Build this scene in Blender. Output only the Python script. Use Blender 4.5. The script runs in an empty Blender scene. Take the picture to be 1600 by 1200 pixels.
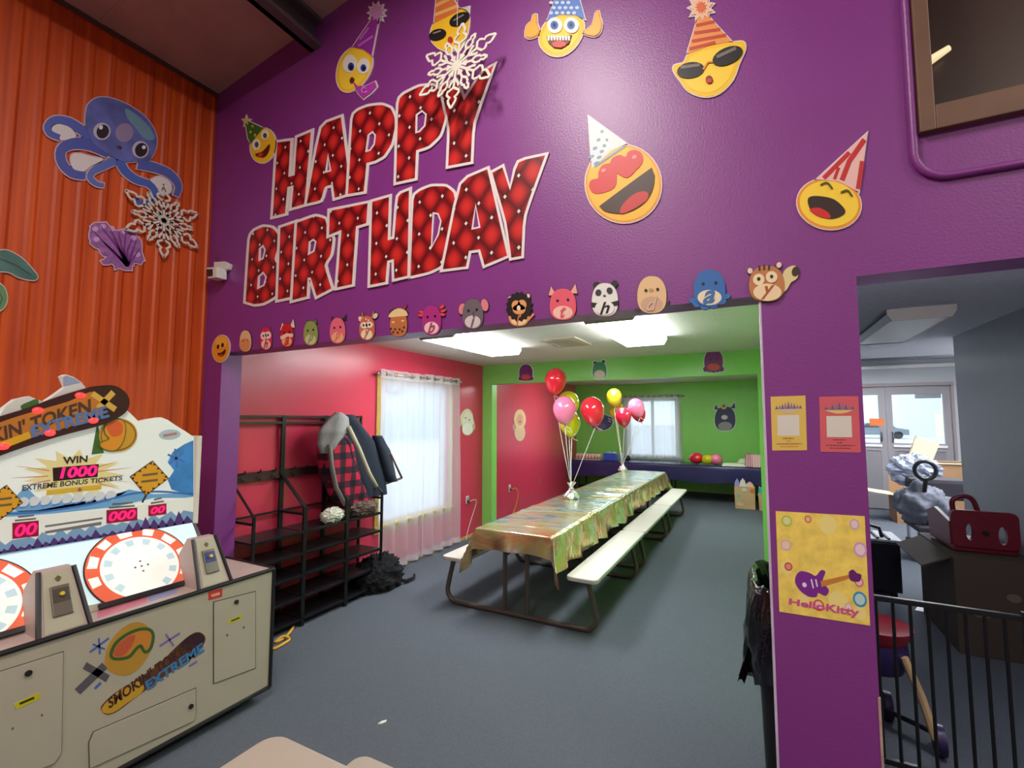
import bpy, bmesh, math, random
import numpy as np
from mathutils import Vector, Matrix, noise
from mathutils.geometry import tessellate_polygon
random.seed(7)
sc = bpy.context.scene
COL = sc.collection
# ------------------------------------------------------------------ camera
FPX, HOR, VPX, CH = 733.0, 654.0, 382.0, 1.74
pitch = math.atan((HOR - 600) / FPX)
yaw = math.atan(VPX * math.cos(pitch) / FPX)
CF = np.array([-math.sin(yaw) * math.cos(pitch), math.cos(yaw) * math.cos(pitch), math.sin(pitch)])
CR = np.array([math.cos(yaw), math.sin(yaw), 0.0])
CU = np.cross(CR, CF)
CP = np.array([0.0, 0.0, CH])
cam = bpy.data.cameras.new('camera')
cam.sensor_width = 36.0
cam.lens = 36.0 * FPX / 1600.0
cam.clip_start = 0.05
cam.clip_end = 300
camo = bpy.data.objects.new('camera', cam)
COL.objects.link(camo)
mw = Matrix.Identity(4)
for i in range(3):
    mw[i][0] = CR[i]; mw[i][1] = CU[i]; mw[i][2] = -CF[i]; mw[i][3] = CP[i]
camo.matrix_world = mw
sc.camera = camo
# ------------------------------------------------------------------ world, exposure
w = bpy.data.worlds.new('overcast_sky'); sc.world = w; w.use_nodes = True
bg = w.node_tree.nodes['Background']
bg.inputs[0].default_value = (0.86, 0.93, 1.0, 1); bg.inputs[1].default_value = 1.5
sc.view_settings.view_transform = 'Standard'; sc.view_settings.look = 'None'
sc.view_settings.exposure = 0.5; sc.view_settings.gamma = 1.0; sc.view_settings.use_curve_mapping = False
try:
    sc.cycles.use_denoising = True
    sc.cycles.max_bounces = 8; sc.cycles.diffuse_bounces = 4; sc.cycles.transparent_max_bounces = 16
    sc.cycles.sample_clamp_indirect = 6.0
    sc.cycles.caustics_reflective = False; sc.cycles.caustics_refractive = False
except Exception:
    pass
HALL_W, PARTY_E, LOBBY_E = 60.0, 17.0, 48.0      # hall lamp watts, party / added lobby fixture emission


def area(name, loc, rot, sx, sy, watts, col=(1, 1, 1), portal=False):
    l = bpy.data.lights.new(name, 'AREA'); l.shape = 'RECTANGLE'; l.size = sx; l.size_y = sy
    l.energy = watts; l.color = col
    if portal:
        l.cycles.is_portal = True
    o = bpy.data.objects.new(name, l); o.location = loc; o.rotation_euler = rot
    COL.objects.link(o); return o


P2 = math.pi / 2
area('window_portal', (-3.97, 4.76, 1.35), (0, -P2, 0), 1.9, 1.6, 1, portal=True)
area('window_portal', (-2.19, 11.56, 1.5), (-P2, 0, 0), 1.3, 1.5, 1, portal=True)
area('window_portal', (2.25, 11.56, 1.7), (-P2, 0, 0), 2.0, 1.1, 1, portal=True)
HALL_LAMPS = [(-1.07, 0.35, 4.55), (-1.07, -3.2, 4.55), (3.2, 0.35, 4.95), (3.2, -3.2, 4.95)]
for p in HALL_LAMPS:
    area('hall_lamp_light', (p[0], p[1], p[2] - 0.07), (0, 0, 0), 0.28, 1.15, HALL_W, (1.0, 0.95, 0.88))


# ------------------------------------------------------------------ helpers
def ray(x, y):
    return CF + CR * (x - 800) / FPX - CU * (y - 600) / FPX


def lin(c):
    c = c / 255.0
    return c / 12.92 if c <= 0.04045 else ((c + 0.055) / 1.055) ** 2.4


def L3(c):
    return (lin(c[0]), lin(c[1]), lin(c[2]), 1.0)


MATS = {}


def mat(name, rgb, rough=0.6, metal=0.0, emit=0.0, bump=0.0, bscale=60.0, var=0.0, vscale=8.0, spec=0.5, coat=0.0, emitcol=None):
    if name in MATS:
        return MATS[name]
    m = bpy.data.materials.new(name); m.use_nodes = True
    nt = m.node_tree; b = nt.nodes['Principled BSDF']
    c = L3(rgb)
    b.inputs['Base Color'].default_value = c
    b.inputs['Roughness'].default_value = rough
    b.inputs['Metallic'].default_value = metal
    b.inputs['Specular IOR Level'].default_value = spec
    b.inputs['Coat Weight'].default_value = coat
    b.inputs['Coat Roughness'].default_value = 0.1
    if emit > 0:
        b.inputs['Emission Color'].default_value = L3(emitcol or rgb)
        b.inputs['Emission Strength'].default_value = emit
    tc = None
    if var > 0 or bump > 0:
        tc = nt.nodes.new('ShaderNodeTexCoord')
    if var > 0:
        n = nt.nodes.new('ShaderNodeTexNoise'); n.inputs['Scale'].default_value = vscale; n.inputs['Detail'].default_value = 5
        mr = nt.nodes.new('ShaderNodeMapRange')
        mr.inputs[1].default_value = 0.25; mr.inputs[2].default_value = 0.75
        mr.inputs[3].default_value = 1 - var; mr.inputs[4].default_value = 1 + var
        mx = nt.nodes.new('ShaderNodeMix'); mx.data_type = 'RGBA'; mx.blend_type = 'MULTIPLY'
        mx.inputs[0].default_value = 1; mx.inputs[6].default_value = c
        nt.links.new(tc.outputs['Object'], n.inputs['Vector']); nt.links.new(n.outputs[0], mr.inputs[0])
        nt.links.new(mr.outputs[0], mx.inputs[7]); nt.links.new(mx.outputs[2], b.inputs['Base Color'])
    if bump > 0:
        n = nt.nodes.new('ShaderNodeTexNoise'); n.inputs['Scale'].default_value = bscale; n.inputs['Detail'].default_value = 3
        bp = nt.nodes.new('ShaderNodeBump'); bp.inputs['Strength'].default_value = bump; bp.inputs['Distance'].default_value = 0.01
        nt.links.new(tc.outputs['Object'], n.inputs['Vector']); nt.links.new(n.outputs[0], bp.inputs['Height'])
        nt.links.new(bp.outputs[0], b.inputs['Normal'])
    MATS[name] = m
    return m


def flat(rgb, rough=0.45, emit=0.0):
    """flat printed colour"""
    k = 'print_%d_%d_%d' % tuple(rgb) + ('' if emit == 0 else '_lit%d' % int(emit * 100)) + ('' if rough == 0.45 else '_r%d' % int(rough * 100))
    return mat(k, rgb, rough, emit=emit)


class M:
    def __init__(s):
        s.v = []; s.f = []

    def add(s, v, f):
        n = len(s.v); s.v += [tuple(float(q) for q in p) for p in v]; s.f += [tuple(i + n for i in q) for q in f]; return s

    def box(s, x0, y0, z0, x1, y1, z1):
        v = [(x, y, z) for z in (z0, z1) for y in (y0, y1) for x in (x0, x1)]
        return s.add(v, [(0, 2, 3, 1), (4, 5, 7, 6), (0, 1, 5, 4), (2, 6, 7, 3), (0, 4, 6, 2), (1, 3, 7, 5)])

    def tube(s, pts, r, n=8, closed=False, r2=None):
        pts = [Vector(p) for p in pts]; k = len(pts); vs = []; fs = []; up = None
        for i, p in enumerate(pts):
            a = pts[(i - 1) % k] if (closed or i > 0) else p
            b = pts[(i + 1) % k] if (closed or i < k - 1) else p
            t = (b - a).normalized() if (b - a).length > 1e-9 else Vector((0, 0, 1))
            if up is None:
                up = Vector((0, 0, 1)) if abs(t.z) < 0.9 else Vector((1, 0, 0))
            u = (up - t * up.dot(t))
            if u.length < 1e-6:
                u = t.orthogonal()
            u.normalize(); up = u; q = t.cross(u)
            rr = r if r2 is None else r + (r2 - r) * i / (k - 1)
            for j in range(n):
                an = 2 * math.pi * j / n
                vs.append(p + (u * math.cos(an) + q * math.sin(an)) * rr)
        m = k if closed else k - 1
        for i in range(m):
            for j in range(n):
                fs.append((i * n + j, i * n + (j + 1) % n, ((i + 1) % k) * n + (j + 1) % n, ((i + 1) % k) * n + j))
        if not closed:
            fs.append(tuple(range(n))[::-1]); fs.append(tuple((k - 1) * n + j for j in range(n)))
        return s.add(vs, fs)

    def lathe(s, prof, c=(0, 0, 0), n=20, ax=(1, 1)):
        vs = []; fs = []
        for (r, z) in prof:
            for j in range(n):
                a = 2 * math.pi * j / n
                vs.append((c[0] + r * math.cos(a) * ax[0], c[1] + r * math.sin(a) * ax[1], c[2] + z))
        k = len(prof)
        for i in range(k - 1):
            for j in range(n):
                fs.append((i * n + j, i * n + (j + 1) % n, (i + 1) * n + (j + 1) % n, (i + 1) * n + j))
        fs.append(tuple(range(n))[::-1]); fs.append(tuple((k - 1) * n + j for j in range(n)))
        return s.add(vs, fs)

    def grid(s, fn, nu, nv):
        vs = [fn(i / nu, j / nv) for i in range(nu + 1) for j in range(nv + 1)]
        fs = [(i * (nv + 1) + j, (i + 1) * (nv + 1) + j, (i + 1) * (nv + 1) + j + 1, i * (nv + 1) + j + 1) for i in range(nu) for j in range(nv)]
        return s.add(vs, fs)

    def ball(s, c, r, nu=16, nv=10, fn=None):
        vs = []; fs = []
        for i in range(nv + 1):
            th = math.pi * i / nv
            for j in range(nu):
                ph = 2 * math.pi * j / nu
                d = Vector((math.sin(th) * math.cos(ph), math.sin(th) * math.sin(ph), math.cos(th)))
                k = fn(d) if fn else 1
                rr = r if isinstance(r, (tuple, list)) else (r, r, r)
                vs.append((c[0] + d.x * rr[0] * k, c[1] + d.y * rr[1] * k, c[2] + d.z * rr[2] * k))
        for i in range(nv):
            for j in range(nu):
                fs.append((i * nu + j, (i + 1) * nu + j, (i + 1) * nu + (j + 1) % nu, i * nu + (j + 1) % nu))
        return s.add(vs, fs)

    def prism(s, loops, fn0, fn1):
        """loops of 2-D points; fn0/fn1 map a 2-D point to the back / front 3-D point"""
        flatp = [p for lo in loops for p in lo]
        tri = tessellate_polygon([[Vector((p[0], p[1], 0)) for p in lo] for lo in loops])
        n = len(flatp)
        v = [fn0(p) for p in flatp] + [fn1(p) for p in flatp]
        f = []
        for t in tri:
            f.append(tuple(t)); f.append(tuple(i + n for i in t[::-1]))
        o = 0
        for lo in loops:
            k = len(lo)
            for i in range(k):
                a, b = o + i, o + (i + 1) % k
                f.append((a, b, b + n, a + n))
            o += k
        return s.add(v, f)

    def build(s, name, m, parent=None, loc=None, smooth=False, bevel=0.0, seg=2, fix=True):
        """verts are authored in world space (or in the parent's local space when local parents are used)"""
        org = Vector((0, 0, 0))
        if parent is not None:
            org = ORG[parent.name]
        elif loc is not None:
            org = Vector(loc)
        me = bpy.data.meshes.new(name)
        me.from_pydata([tuple(Vector(p) - org) for p in s.v], [], s.f)
        if fix or bevel:
            bm = bmesh.new(); bm.from_mesh(me)
            if fix:
                bmesh.ops.remove_doubles(bm, verts=bm.verts, dist=1e-6)
                bmesh.ops.recalc_face_normals(bm, faces=bm.faces)
            if bevel:
                ed = [e for e in bm.edges if len(e.link_faces) == 2 and e.calc_face_angle(0) > 0.6]
                bmesh.ops.bevel(bm, geom=ed, offset=bevel, segments=seg, affect='EDGES', profile=0.6)
            bm.to_mesh(me); bm.free()
        if smooth:
            me.polygons.foreach_set('use_smooth', [True] * len(me.polygons))
            if smooth == 'auto':
                try:
                    me.set_sharp_from_angle(angle=0.7)
                except Exception:
                    pass
        me.materials.append(m)
        o = bpy.data.objects.new(name, me)
        COL.objects.link(o)
        ORG[o.name] = org.copy()
        if parent is not None:
            o.parent = parent
        else:
            o.location = org
        return o


ORG = {}


def tag(o, label=None, cat=None, group=None, kind=None):
    if label: o['label'] = label
    if cat: o['category'] = cat
    if group: o['group'] = group
    if kind: o['kind'] = kind
    return o


def thing(name, label, cat, loc=(0, 0, 0), group=None):
    o = bpy.data.objects.new(name, None); COL.objects.link(o); o.location = loc
    o.empty_display_size = 0.1
    ORG[o.name] = Vector(loc)
    return tag(o, label, cat, group)


def struct(o):
    o['kind'] = 'structure'; return o


def dup(root, loc, rz=0.0, label=None, group=None):
    r = root.copy(); COL.objects.link(r); r.location = loc; r.rotation_euler = (0, 0, rz)
    if label: r['label'] = label
    if group: r['group'] = group
    for ch in list(root.children):
        c = ch.copy(); COL.objects.link(c); c.parent = r
        for g in list(ch.children):
            d = g.copy(); COL.objects.link(d); d.parent = c
    return r


class Plane:
    """a real wall plane: pixel of the photograph -> point on that wall, h metres proud of it"""

    def __init__(s, p0, n):
        s.p0 = np.array(p0, float); s.n = np.array(n, float) / np.linalg.norm(n)

    def at(s, x, y, h=0.0):
        d = ray(x, y)
        t = ((s.p0 - CP) @ s.n) / (d @ s.n)
        return CP + d * t + s.n * h

    def fn(s, h):
        return lambda p: s.at(p[0], p[1], h)


def E(cx, cy, rx, ry, rot=0.0, n=20, a0=0, a1=360):
    c, q = math.cos(math.radians(rot)), math.sin(math.radians(rot)); out = []
    full = abs(a1 - a0) >= 360
    for i in range(n if full else n + 1):
        a = math.radians(a0 + (a1 - a0) * i / n)
        x, y = rx * math.cos(a), ry * math.sin(a)
        out.append((cx + x * c - y * q, cy + x * q + y * c))
    return out


def sm(pts, k=4, closed=True):
    """Catmull-Rom smoothing"""
    out = []; n = len(pts)
    for i in range(n if closed else n - 1):
        p0, p1, p2, p3 = [Vector(pts[j % n] if closed else pts[max(0, min(n - 1, j))]) for j in (i - 1, i, i + 1, i + 2)]
        for q in range(k):
            t = q / k
            v = 0.5 * ((2 * p1) + (p2 - p0) * t + (2 * p0 - 5 * p1 + 4 * p2 - p3) * t * t + (3 * p1 - p0 - 3 * p2 + p3) * t ** 3)
            out.append(tuple(v))
    if not closed:
        out.append(tuple(pts[-1]))
    return out


def area2(p):
    return sum(p[i][0] * p[(i + 1) % len(p)][1] - p[(i + 1) % len(p)][0] * p[i][1] for i in range(len(p))) / 2


def grow(pts, d):
    s = 1 if area2(pts) > 0 else -1; n = len(pts); out = []
    for i in range(n):
        p0, p, p2 = Vector(pts[i - 1]), Vector(pts[i]), Vector(pts[(i + 1) % n])
        e1 = (p - p0); e2 = (p2 - p)
        if e1.length < 1e-6 or e2.length < 1e-6:
            out.append(tuple(p)); continue
        e1.normalize(); e2.normalize()
        n1 = Vector((e1.y, -e1.x)) * s; n2 = Vector((e2.y, -e2.x)) * s
        b = n1 + n2
        if b.length < 1e-4:
            out.append(tuple(p)); continue
        b.normalize(); k = d / max(0.45, b.dot(n1))
        out.append(tuple(p + b * k))
    return out


def stroke(pts, wd, closed=False, taper=None):
    n = len(pts); l = []; r = []
    for i in range(n):
        a = Vector(pts[(i - 1) % n] if closed else pts[max(0, i - 1)]); b = Vector(pts[(i + 1) % n] if closed else pts[min(n - 1, i + 1)])
        t = (b - a); t = t.normalized() if t.length > 1e-9 else Vector((1, 0)); q = Vector((-t.y, t.x)); p = Vector(pts[i])
        ww = wd if taper is None else wd + (taper - wd) * i / (n - 1)
        l.append(tuple(p + q * ww / 2)); r.append(tuple(p - q * ww / 2))
    return l + r[::-1]


def cut_slab(pl, loops_list, T=0.006, h0=0.0):
    m = M()
    for lo in loops_list:
        m.prism(lo if isinstance(lo[0][0], (tuple, list)) else [lo], pl.fn(h0), pl.fn(h0 + T))
    return m


def pieces(name, polys, f0, f1, colr, parent):
    """each printed piece is a part of its own; specks too small to pick apart are joined as stuff"""
    mt = flat(colr) if isinstance(colr, tuple) else colr
    polys = [o if isinstance(o[0][0], (tuple, list)) else [o] for o in polys]
    if len(polys) > 1 and max(abs(area2(o[0])) for o in polys) < 45:
        m = M()
        for o in polys:
            m.prism(o, f0, f1)
        r = m.build(name, mt, parent=parent); r['kind'] = 'stuff'; return r
    for o in polys:
        r = M().prism(o, f0, f1).build(name, mt, parent=parent)
    return r


def cutout(name, label, cat, pl, base, layers, border=1.6, bcol=(225, 215, 215), T=0.006, h0=0.0, group=None, edge=None):
    """printed board cut to shape. base: list of outlines (px). layers: (part name, outlines, colour)"""
    c = pl.at(*np.mean(np.array(base[0]), axis=0), h0)
    root = cut_slab(pl, [grow(b, border) for b in base], T, h0).build(name, mat('board_%d_%d_%d' % tuple(bcol), bcol, 0.5), loc=c)
    tag(root, label, cat, group)
    h = h0 + T
    for i, (pn, outs, colr) in enumerate(layers):
        hh = h + 0.0007 * (i + 1)
        pieces(pn, outs, pl.fn(h - 0.0005), pl.fn(hh), colr, root)
    return root


def glyphs(s, off=0.0, shear=0.0):
    cu = bpy.data.curves.new('lettering', 'FONT'); cu.body = s; cu.size = 1; cu.offset = off; cu.shear = shear; cu.resolution_u = 4
    o = bpy.data.objects.new('lettering', cu); COL.objects.link(o)
    dg = bpy.context.evaluated_depsgraph_get(); dg.update()
    me = bpy.data.meshes.new_from_object(o.evaluated_get(dg))
    v = np.array([p.co[:] for p in me.vertices]); f = [tuple(p.vertices) for p in me.polygons]
    bpy.data.objects.remove(o); bpy.data.curves.remove(cu); bpy.data.meshes.remove(me)
    mn = v.min(0); mx = v.max(0)
    return (v - mn) / np.maximum(mx - mn, 1e-9), f


def lettering(name, s, quad, pl, h, m, parent, off=0.0, shear=0.0):
    """quad px: bottom-left, bottom-right, top-right, top-left"""
    v, f = glyphs(s, off, shear)
    q = [np.array(p, float) for p in quad]
    vs = []
    for p in v:
        a = q[0] * (1 - p[0]) + q[1] * p[0]; b = q[3] * (1 - p[0]) + q[2] * p[0]
        x = a * (1 - p[1]) + b * p[1]
        vs.append(pl.at(x[0], x[1], h))
    return M().add(vs, f).build(name, m, parent=parent, fix=False)


# ------------------------------------------------------------------ materials
D, XO = 2.15, -3.86
purple = mat('purple_wall_paint', (130, 52, 134), 0.41, bump=0.12, bscale=110, var=0.05, vscale=3, spec=0.6)
red = mat('red_wall_paint', (206, 58, 86), 0.28, bump=0.05, bscale=70, var=0.03)
green = mat('green_wall_paint', (140, 214, 104), 0.33, bump=0.05, bscale=70, var=0.03)
greywall = mat('grey_satin_wall', (140, 144, 150), 0.3, bump=0.05, bscale=40, var=0.04)
palegrey = mat('pale_grey_wall', (176, 180, 186), 0.5)
ceilwhite = mat('textured_white_ceiling', (216, 212, 204), 0.8, bump=0.5, bscale=55, var=0.03)
ceilgrey = mat('knockdown_grey_ceiling', (212, 214, 220), 0.75, bump=1.0, bscale=28, var=0.06, vscale=25)
roofm = mat('brown_roof_insulation_sheet', (178, 140, 128), 0.45, bump=0.25, bscale=9, var=0.12, vscale=4)
beamm = mat('dark_steel_purlin', (84, 72, 76), 0.5)
blackm = mat('black_powder_coat', (16, 16, 20), 0.4)
blackpl = mat('black_plastic', (20, 20, 22), 0.35)
whitepl = mat('white_plastic', (226, 224, 218), 0.4)
chrome = mat('chrome', (200, 200, 205), 0.2, metal=1.0)
wood = mat('yellow_pine_trim', (206, 174, 92), 0.5, var=0.1, vscale=20)
carpet = mat('charcoal_carpet', (97, 103, 112), 0.95, bump=0.6, bscale=260, var=0.14, vscale=120, spec=0.1)
card = mat('brown_cardboard', (158, 122, 88), 0.8, var=0.05)
cardlight = mat('pale_cardboard', (232, 214, 176), 0.7)

# orange corrugated sheet: streaky paint along the ribs
orange = mat('orange_metal_sheet', (232, 82, 8), 0.5)
nt = orange.node_tree; b = nt.nodes['Principled BSDF']
tc = nt.nodes.new('ShaderNodeTexCoord'); mp = nt.nodes.new('ShaderNodeMapping'); mp.inputs['Scale'].default_value = (1, 11, 0.35)
nz = nt.nodes.new('ShaderNodeTexNoise'); nz.inputs['Scale'].default_value = 2.2; nz.inputs['Detail'].default_value = 6
cr = nt.nodes.new('ShaderNodeValToRGB')
cr.color_ramp.elements[0].position = 0.3; cr.color_ramp.elements[0].color = L3((178, 58, 10))
cr.color_ramp.elements[1].position = 0.7; cr.color_ramp.elements[1].color = L3((216, 86, 12))
nt.links.new(tc.outputs['Object'], mp.inputs[0]); nt.links.new(mp.outputs[0], nz.inputs['Vector'])
nt.links.new(nz.outputs[0], cr.inputs[0]); nt.links.new(cr.outputs[0], b.inputs['Base Color'])


def glassmat(name, tint=(1, 1, 1), gl=0.06):
    m = bpy.data.materials.new(name); m.use_nodes = True; nt = m.node_tree; nt.nodes.clear()
    o = nt.nodes.new('ShaderNodeOutputMaterial'); t = nt.nodes.new('ShaderNodeBsdfTransparent'); g = nt.nodes.new('ShaderNodeBsdfGlossy')
    t.inputs[0].default_value = (*tint, 1); g.inputs['Roughness'].default_value = 0.03
    x = nt.nodes.new('ShaderNodeMixShader'); x.inputs[0].default_value = gl
    nt.links.new(t.outputs[0], x.inputs[1]); nt.links.new(g.outputs[0], x.inputs[2]); nt.links.new(x.outputs[0], o.inputs[0])
    return m


glass = glassmat('window_glass', (0.93, 0.97, 0.98))


def sheermat(name, opac):
    m = bpy.data.materials.new(name); m.use_nodes = True; nt = m.node_tree; nt.nodes.clear()
    o = nt.nodes.new('ShaderNodeOutputMaterial'); t = nt.nodes.new('ShaderNodeBsdfTransparent')
    tr = nt.nodes.new('ShaderNodeBsdfTranslucent'); df = nt.nodes.new('ShaderNodeBsdfDiffuse')
    tr.inputs[0].default_value = (0.86, 0.86, 0.93, 1); df.inputs[0].default_value = (0.84, 0.84, 0.9, 1)
    a = nt.nodes.new('ShaderNodeMixShader'); a.inputs[0].default_value = 0.5
    x = nt.nodes.new('ShaderNodeMixShader'); x.inputs[0].default_value = opac
    nt.links.new(tr.outputs[0], a.inputs[1]); nt.links.new(df.outputs[0], a.inputs[2])
    nt.links.new(t.outputs[0], x.inputs[1]); nt.links.new(a.outputs[0], x.inputs[2]); nt.links.new(x.outputs[0], o.inputs[0])
    return m


sheer = sheermat('white_sheer_voile', 0.6)
sheerhem = sheermat('white_sheer_voile_doubled', 0.85)

# ------------------------------------------------------------------ room shell
def slab(name, x0, y0, z0, x1, y1, z1, m, st=True):
    o = M().box(x0, y0, z0, x1, y1, z1).build(name, m, loc=((x0 + x1) / 2, (y0 + y1) / 2, z0))
    return struct(o) if st else o


def roofz(x):
    return 4.405 + 0.127 * (x + 3.86)


slab('floor', -4.4, -6.1, -0.12, 6.1, 11.56, 0.0, carpet)
# orange corrugated side wall
prof = []
per = 0.115
y = -6.0
while y < D - 0.001:
    for (f, dx) in ((0.0, 0.0), (0.55, 0.0), (0.68, 0.007), (0.87, 0.007)):
        yy = y + per * f
        if yy < D:
            prof.append((yy, dx))
    y += per
prof.append((D, 0.0))
m = M()
vs = []; fs = []
for (yy, dx) in prof:
    vs += [(XO + dx, yy, 0), (XO + dx, yy, 4.43), (XO - 0.1, yy, 0), (XO - 0.1, yy, 4.43)]
for i in range(len(prof) - 1):
    a, c = i * 4, i * 4 + 4
    fs += [(a, c, c + 1, a + 1), (a + 2, a + 3, c + 3, c + 2), (a + 1, c + 1, c + 3, a + 3)]
struct(m.add(vs, fs).build('wall_left', orange, loc=(XO, -2, 0)))


def panel(name, outline, holes, axis, a0, a1, m):
    """wall sheet: outline/holes in (horizontal, z); axis 'y' wall spans y a0..a1, 'x' spans x a0..a1"""
    if axis == 'y':
        f0 = lambda p: (p[0], a1, p[1]); f1 = lambda p: (p[0], a0, p[1])
    else:
        f0 = lambda p: (a1, p[0], p[1]); f1 = lambda p: (a0, p[0], p[1])
    mm = M().prism([outline] + holes, f0, f1)
    c = f1(outline[0])
    return struct(mm.build(name, m, loc=c))


def rect(x0, z0, x1, z1):
    return [(x0, z0), (x1, z0), (x1, z1), (x0, z1)]


HB, HB2 = 2.243, 2.278
panel('wall_front', [(-3.86, 0), (-3.63, 0), (-3.63, HB), (0.03, HB), (0.03, 0), (0.354, 0), (0.354, HB2), (1.74, HB2), (1.74, 0), (6, 0), (6, roofz(6)), (-3.86, roofz(-3.86))],
      [rect(0.605, 2.862, 1.75, 3.75)], 'y', D, D + 0.16, purple)
panel('wall_back', [(-3.86, 0), (6, 0), (6, roofz(6)), (-3.86, roofz(-3.86))], [], 'y', -6.1, -6.0, mat('pale_back_wall', (196, 184, 180), 0.6))  # unseen back wall, colour lightened to bounce light into the hall
slab('wall_right', 6.0, -6.0, 0, 6.1, 11.56, 5.7, mat('pale_side_wall', (176, 170, 176), 0.6))  # unseen side wall, lightened likewise for bounce
struct(M().prism([[(-3.96, roofz(-3.96)), (6.1, roofz(6.1)), (6.1, roofz(6.1) + 0.1), (-3.96, roofz(-3.96) + 0.1)]], lambda p: (p[0], -6.1, p[1]), lambda p: (p[0], D + 0.16, p[1])).build('ceiling', roofm, loc=(0, -2, 4.9)))
# lapped seam strips of the roof sheet, angle along the orange wall
for k, yy in enumerate((1.35, 0.1)):
    struct(M().prism([[(-3.86, roofz(-3.86) - 0.004), (5.9, roofz(5.9) - 0.004), (5.9, roofz(5.9)), (-3.86, roofz(-3.86))]], lambda p: (p[0], yy, p[1]), lambda p: (p[0], yy + 0.03, p[1])).build('trim_%d' % (k + 3), roofm, loc=(-3.8, yy, 4.4)))
struct(M().box(XO + 0.007, -6, 4.375, XO + 0.02, D, 4.41).build('trim_5', mat('rust_brown_flashing', (86, 58, 48), 0.6), loc=(XO, 0, 4.36)))
# purlins
for k, x in enumerate((-2.72, -0.2, 2.3)):
    z = roofz(x)
    mm = M().box(x - 0.02, -6, z - 0.2, x + 0.02, D, z + 0.02).box(x - 0.02, -6, z - 0.2, x + 0.09, D, z - 0.17).box(x - 0.02, -6, z - 0.02, x + 0.09, D, z + 0.02)
    tag(mm.build('roof_purlin', beamm, loc=(x, 0, z - 0.2)), None, None, None, 'structure')
# whitish worn corner bead on the pillar
struct(M().box(0.0255, D - 0.003, 0.0, 0.033, D + 0.163, HB).build('trim_1', mat('worn_corner_bead', (206, 188, 214), 0.5, var=0.25, vscale=6), loc=(0.03, D, 0), bevel=0.002))
struct(M().box(0.349, D - 0.003, 0.0, 0.357, D + 0.01, 0.75).build('trim_2', mat('bare_chipped_edge', (178, 150, 140), 0.6, var=0.4, vscale=14), loc=(0.35, D, 0)))

# party room
YB, YN = 6.33, 11.4
panel('wall_west', [(D + 0.16, 0), (YB + 0.15, 0), (YB + 0.15, 2.6), (D + 0.16, 2.6)], [rect(4.06, 0.52, 5.42, 2.2)], 'x', -3.81, -3.97, red)
panel('wall_middle', [(-3.81, 0), (-3.64, 0), (-3.64, 2.275), (0.028, 2.275), (0.028, 0), (0.29, 0), (0.29, 2.6), (-3.81, 2.6)], [], 'y', YB, YB + 0.15, green)
AL0, AL1 = (-3.665, YB + 0.15), (-4.08, YN)
struct(M().prism([[AL0, AL1, (AL1[0] - 0.1, AL1[1]), (AL0[0] - 0.1, AL0[1])]], lambda p: (p[0], p[1], 0), lambda p: (p[0], p[1], 2.6)).build('wall_alcove', red, loc=(-3.8, 8, 0)))
panel('wall_north', rect(-4.25, 0, 0.3, 2.6), [rect(-2.76, 0.84, -1.63, 2.2)], 'y', YN, YN + 0.15, green)
panel('wall_east', rect(D + 0.16, 0, YN, 2.6), [], 'x', 0.285, 0.318, green)
slab('ceiling_party', -4.25, D + 0.16, 2.57, 0.32, YN + 0.15, 2.67, ceilwhite)
slab('baseboard_north', -4.05, YN - 0.015, 0, 0.28, YN, 0.1, mat('black_rubber_base', (26, 26, 30), 0.5))
slab('baseboard_west', -3.81, 3.4, 0, -3.795, YB, 0.035, wood)
# lobby
panel('wall_lobby', rect(D + 0.16, 0, YN, 2.6), [], 'x', 0.356, 0.322, greywall)
panel('wall_lobby_side', rect(D + 0.16, 0, 6.19, 2.6), [], 'x', 1.78, 1.9, greywall)
slab('wall_lobby_return', 1.9, 6.07, 0, 6.0, 6.19, 2.6, greywall)
panel('wall_lobby_far', rect(0.322, 0, 6.0, 2.95), [rect(1.22, 0.0, 3.24, 2.42)], 'y', YN, YN + 0.15, palegrey)
slab('ceiling_lobby', 0.322, D + 0.16, 2.56, 6.0, 7.95, 2.66, ceilgrey)
slab('ceiling_entry', 0.322, 7.95, 2.86, 6.0, YN + 0.15, 2.96, palegrey)
slab('trim_6', 0.36, 7.93, 2.53, 6.0, 7.97, 2.86, mat('dark_ceiling_edge', (74, 78, 84), 0.5))
o = slab('trim_7', 0.36, YN - 0.05, 2.70, 3.3, YN, 2.765, mat('painted_lit_band', (240, 240, 240), 0.3))  # white paint standing in for the brightly lit band over the doors

WF = Plane((0, D, 0), (0, -1, 0)); WO = Plane((XO + 0.0075, 0, 0), (1, 0, 0))
WR = Plane((-3.81, 0, 0), (1, 0, 0)); WG = Plane((0, YB, 0), (0, -1, 0)); WN = Plane((0, YN, 0), (0, -1, 0))
_al = np.array([AL1[0] - AL0[0], AL1[1] - AL0[1]]); WA = Plane((AL0[0], AL0[1], 0), (_al[1], -_al[0], 0))

# ------------------------------------------------------------------ windows and doors
whitefr = mat('white_window_sash', (232, 234, 236), 0.4)


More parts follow.
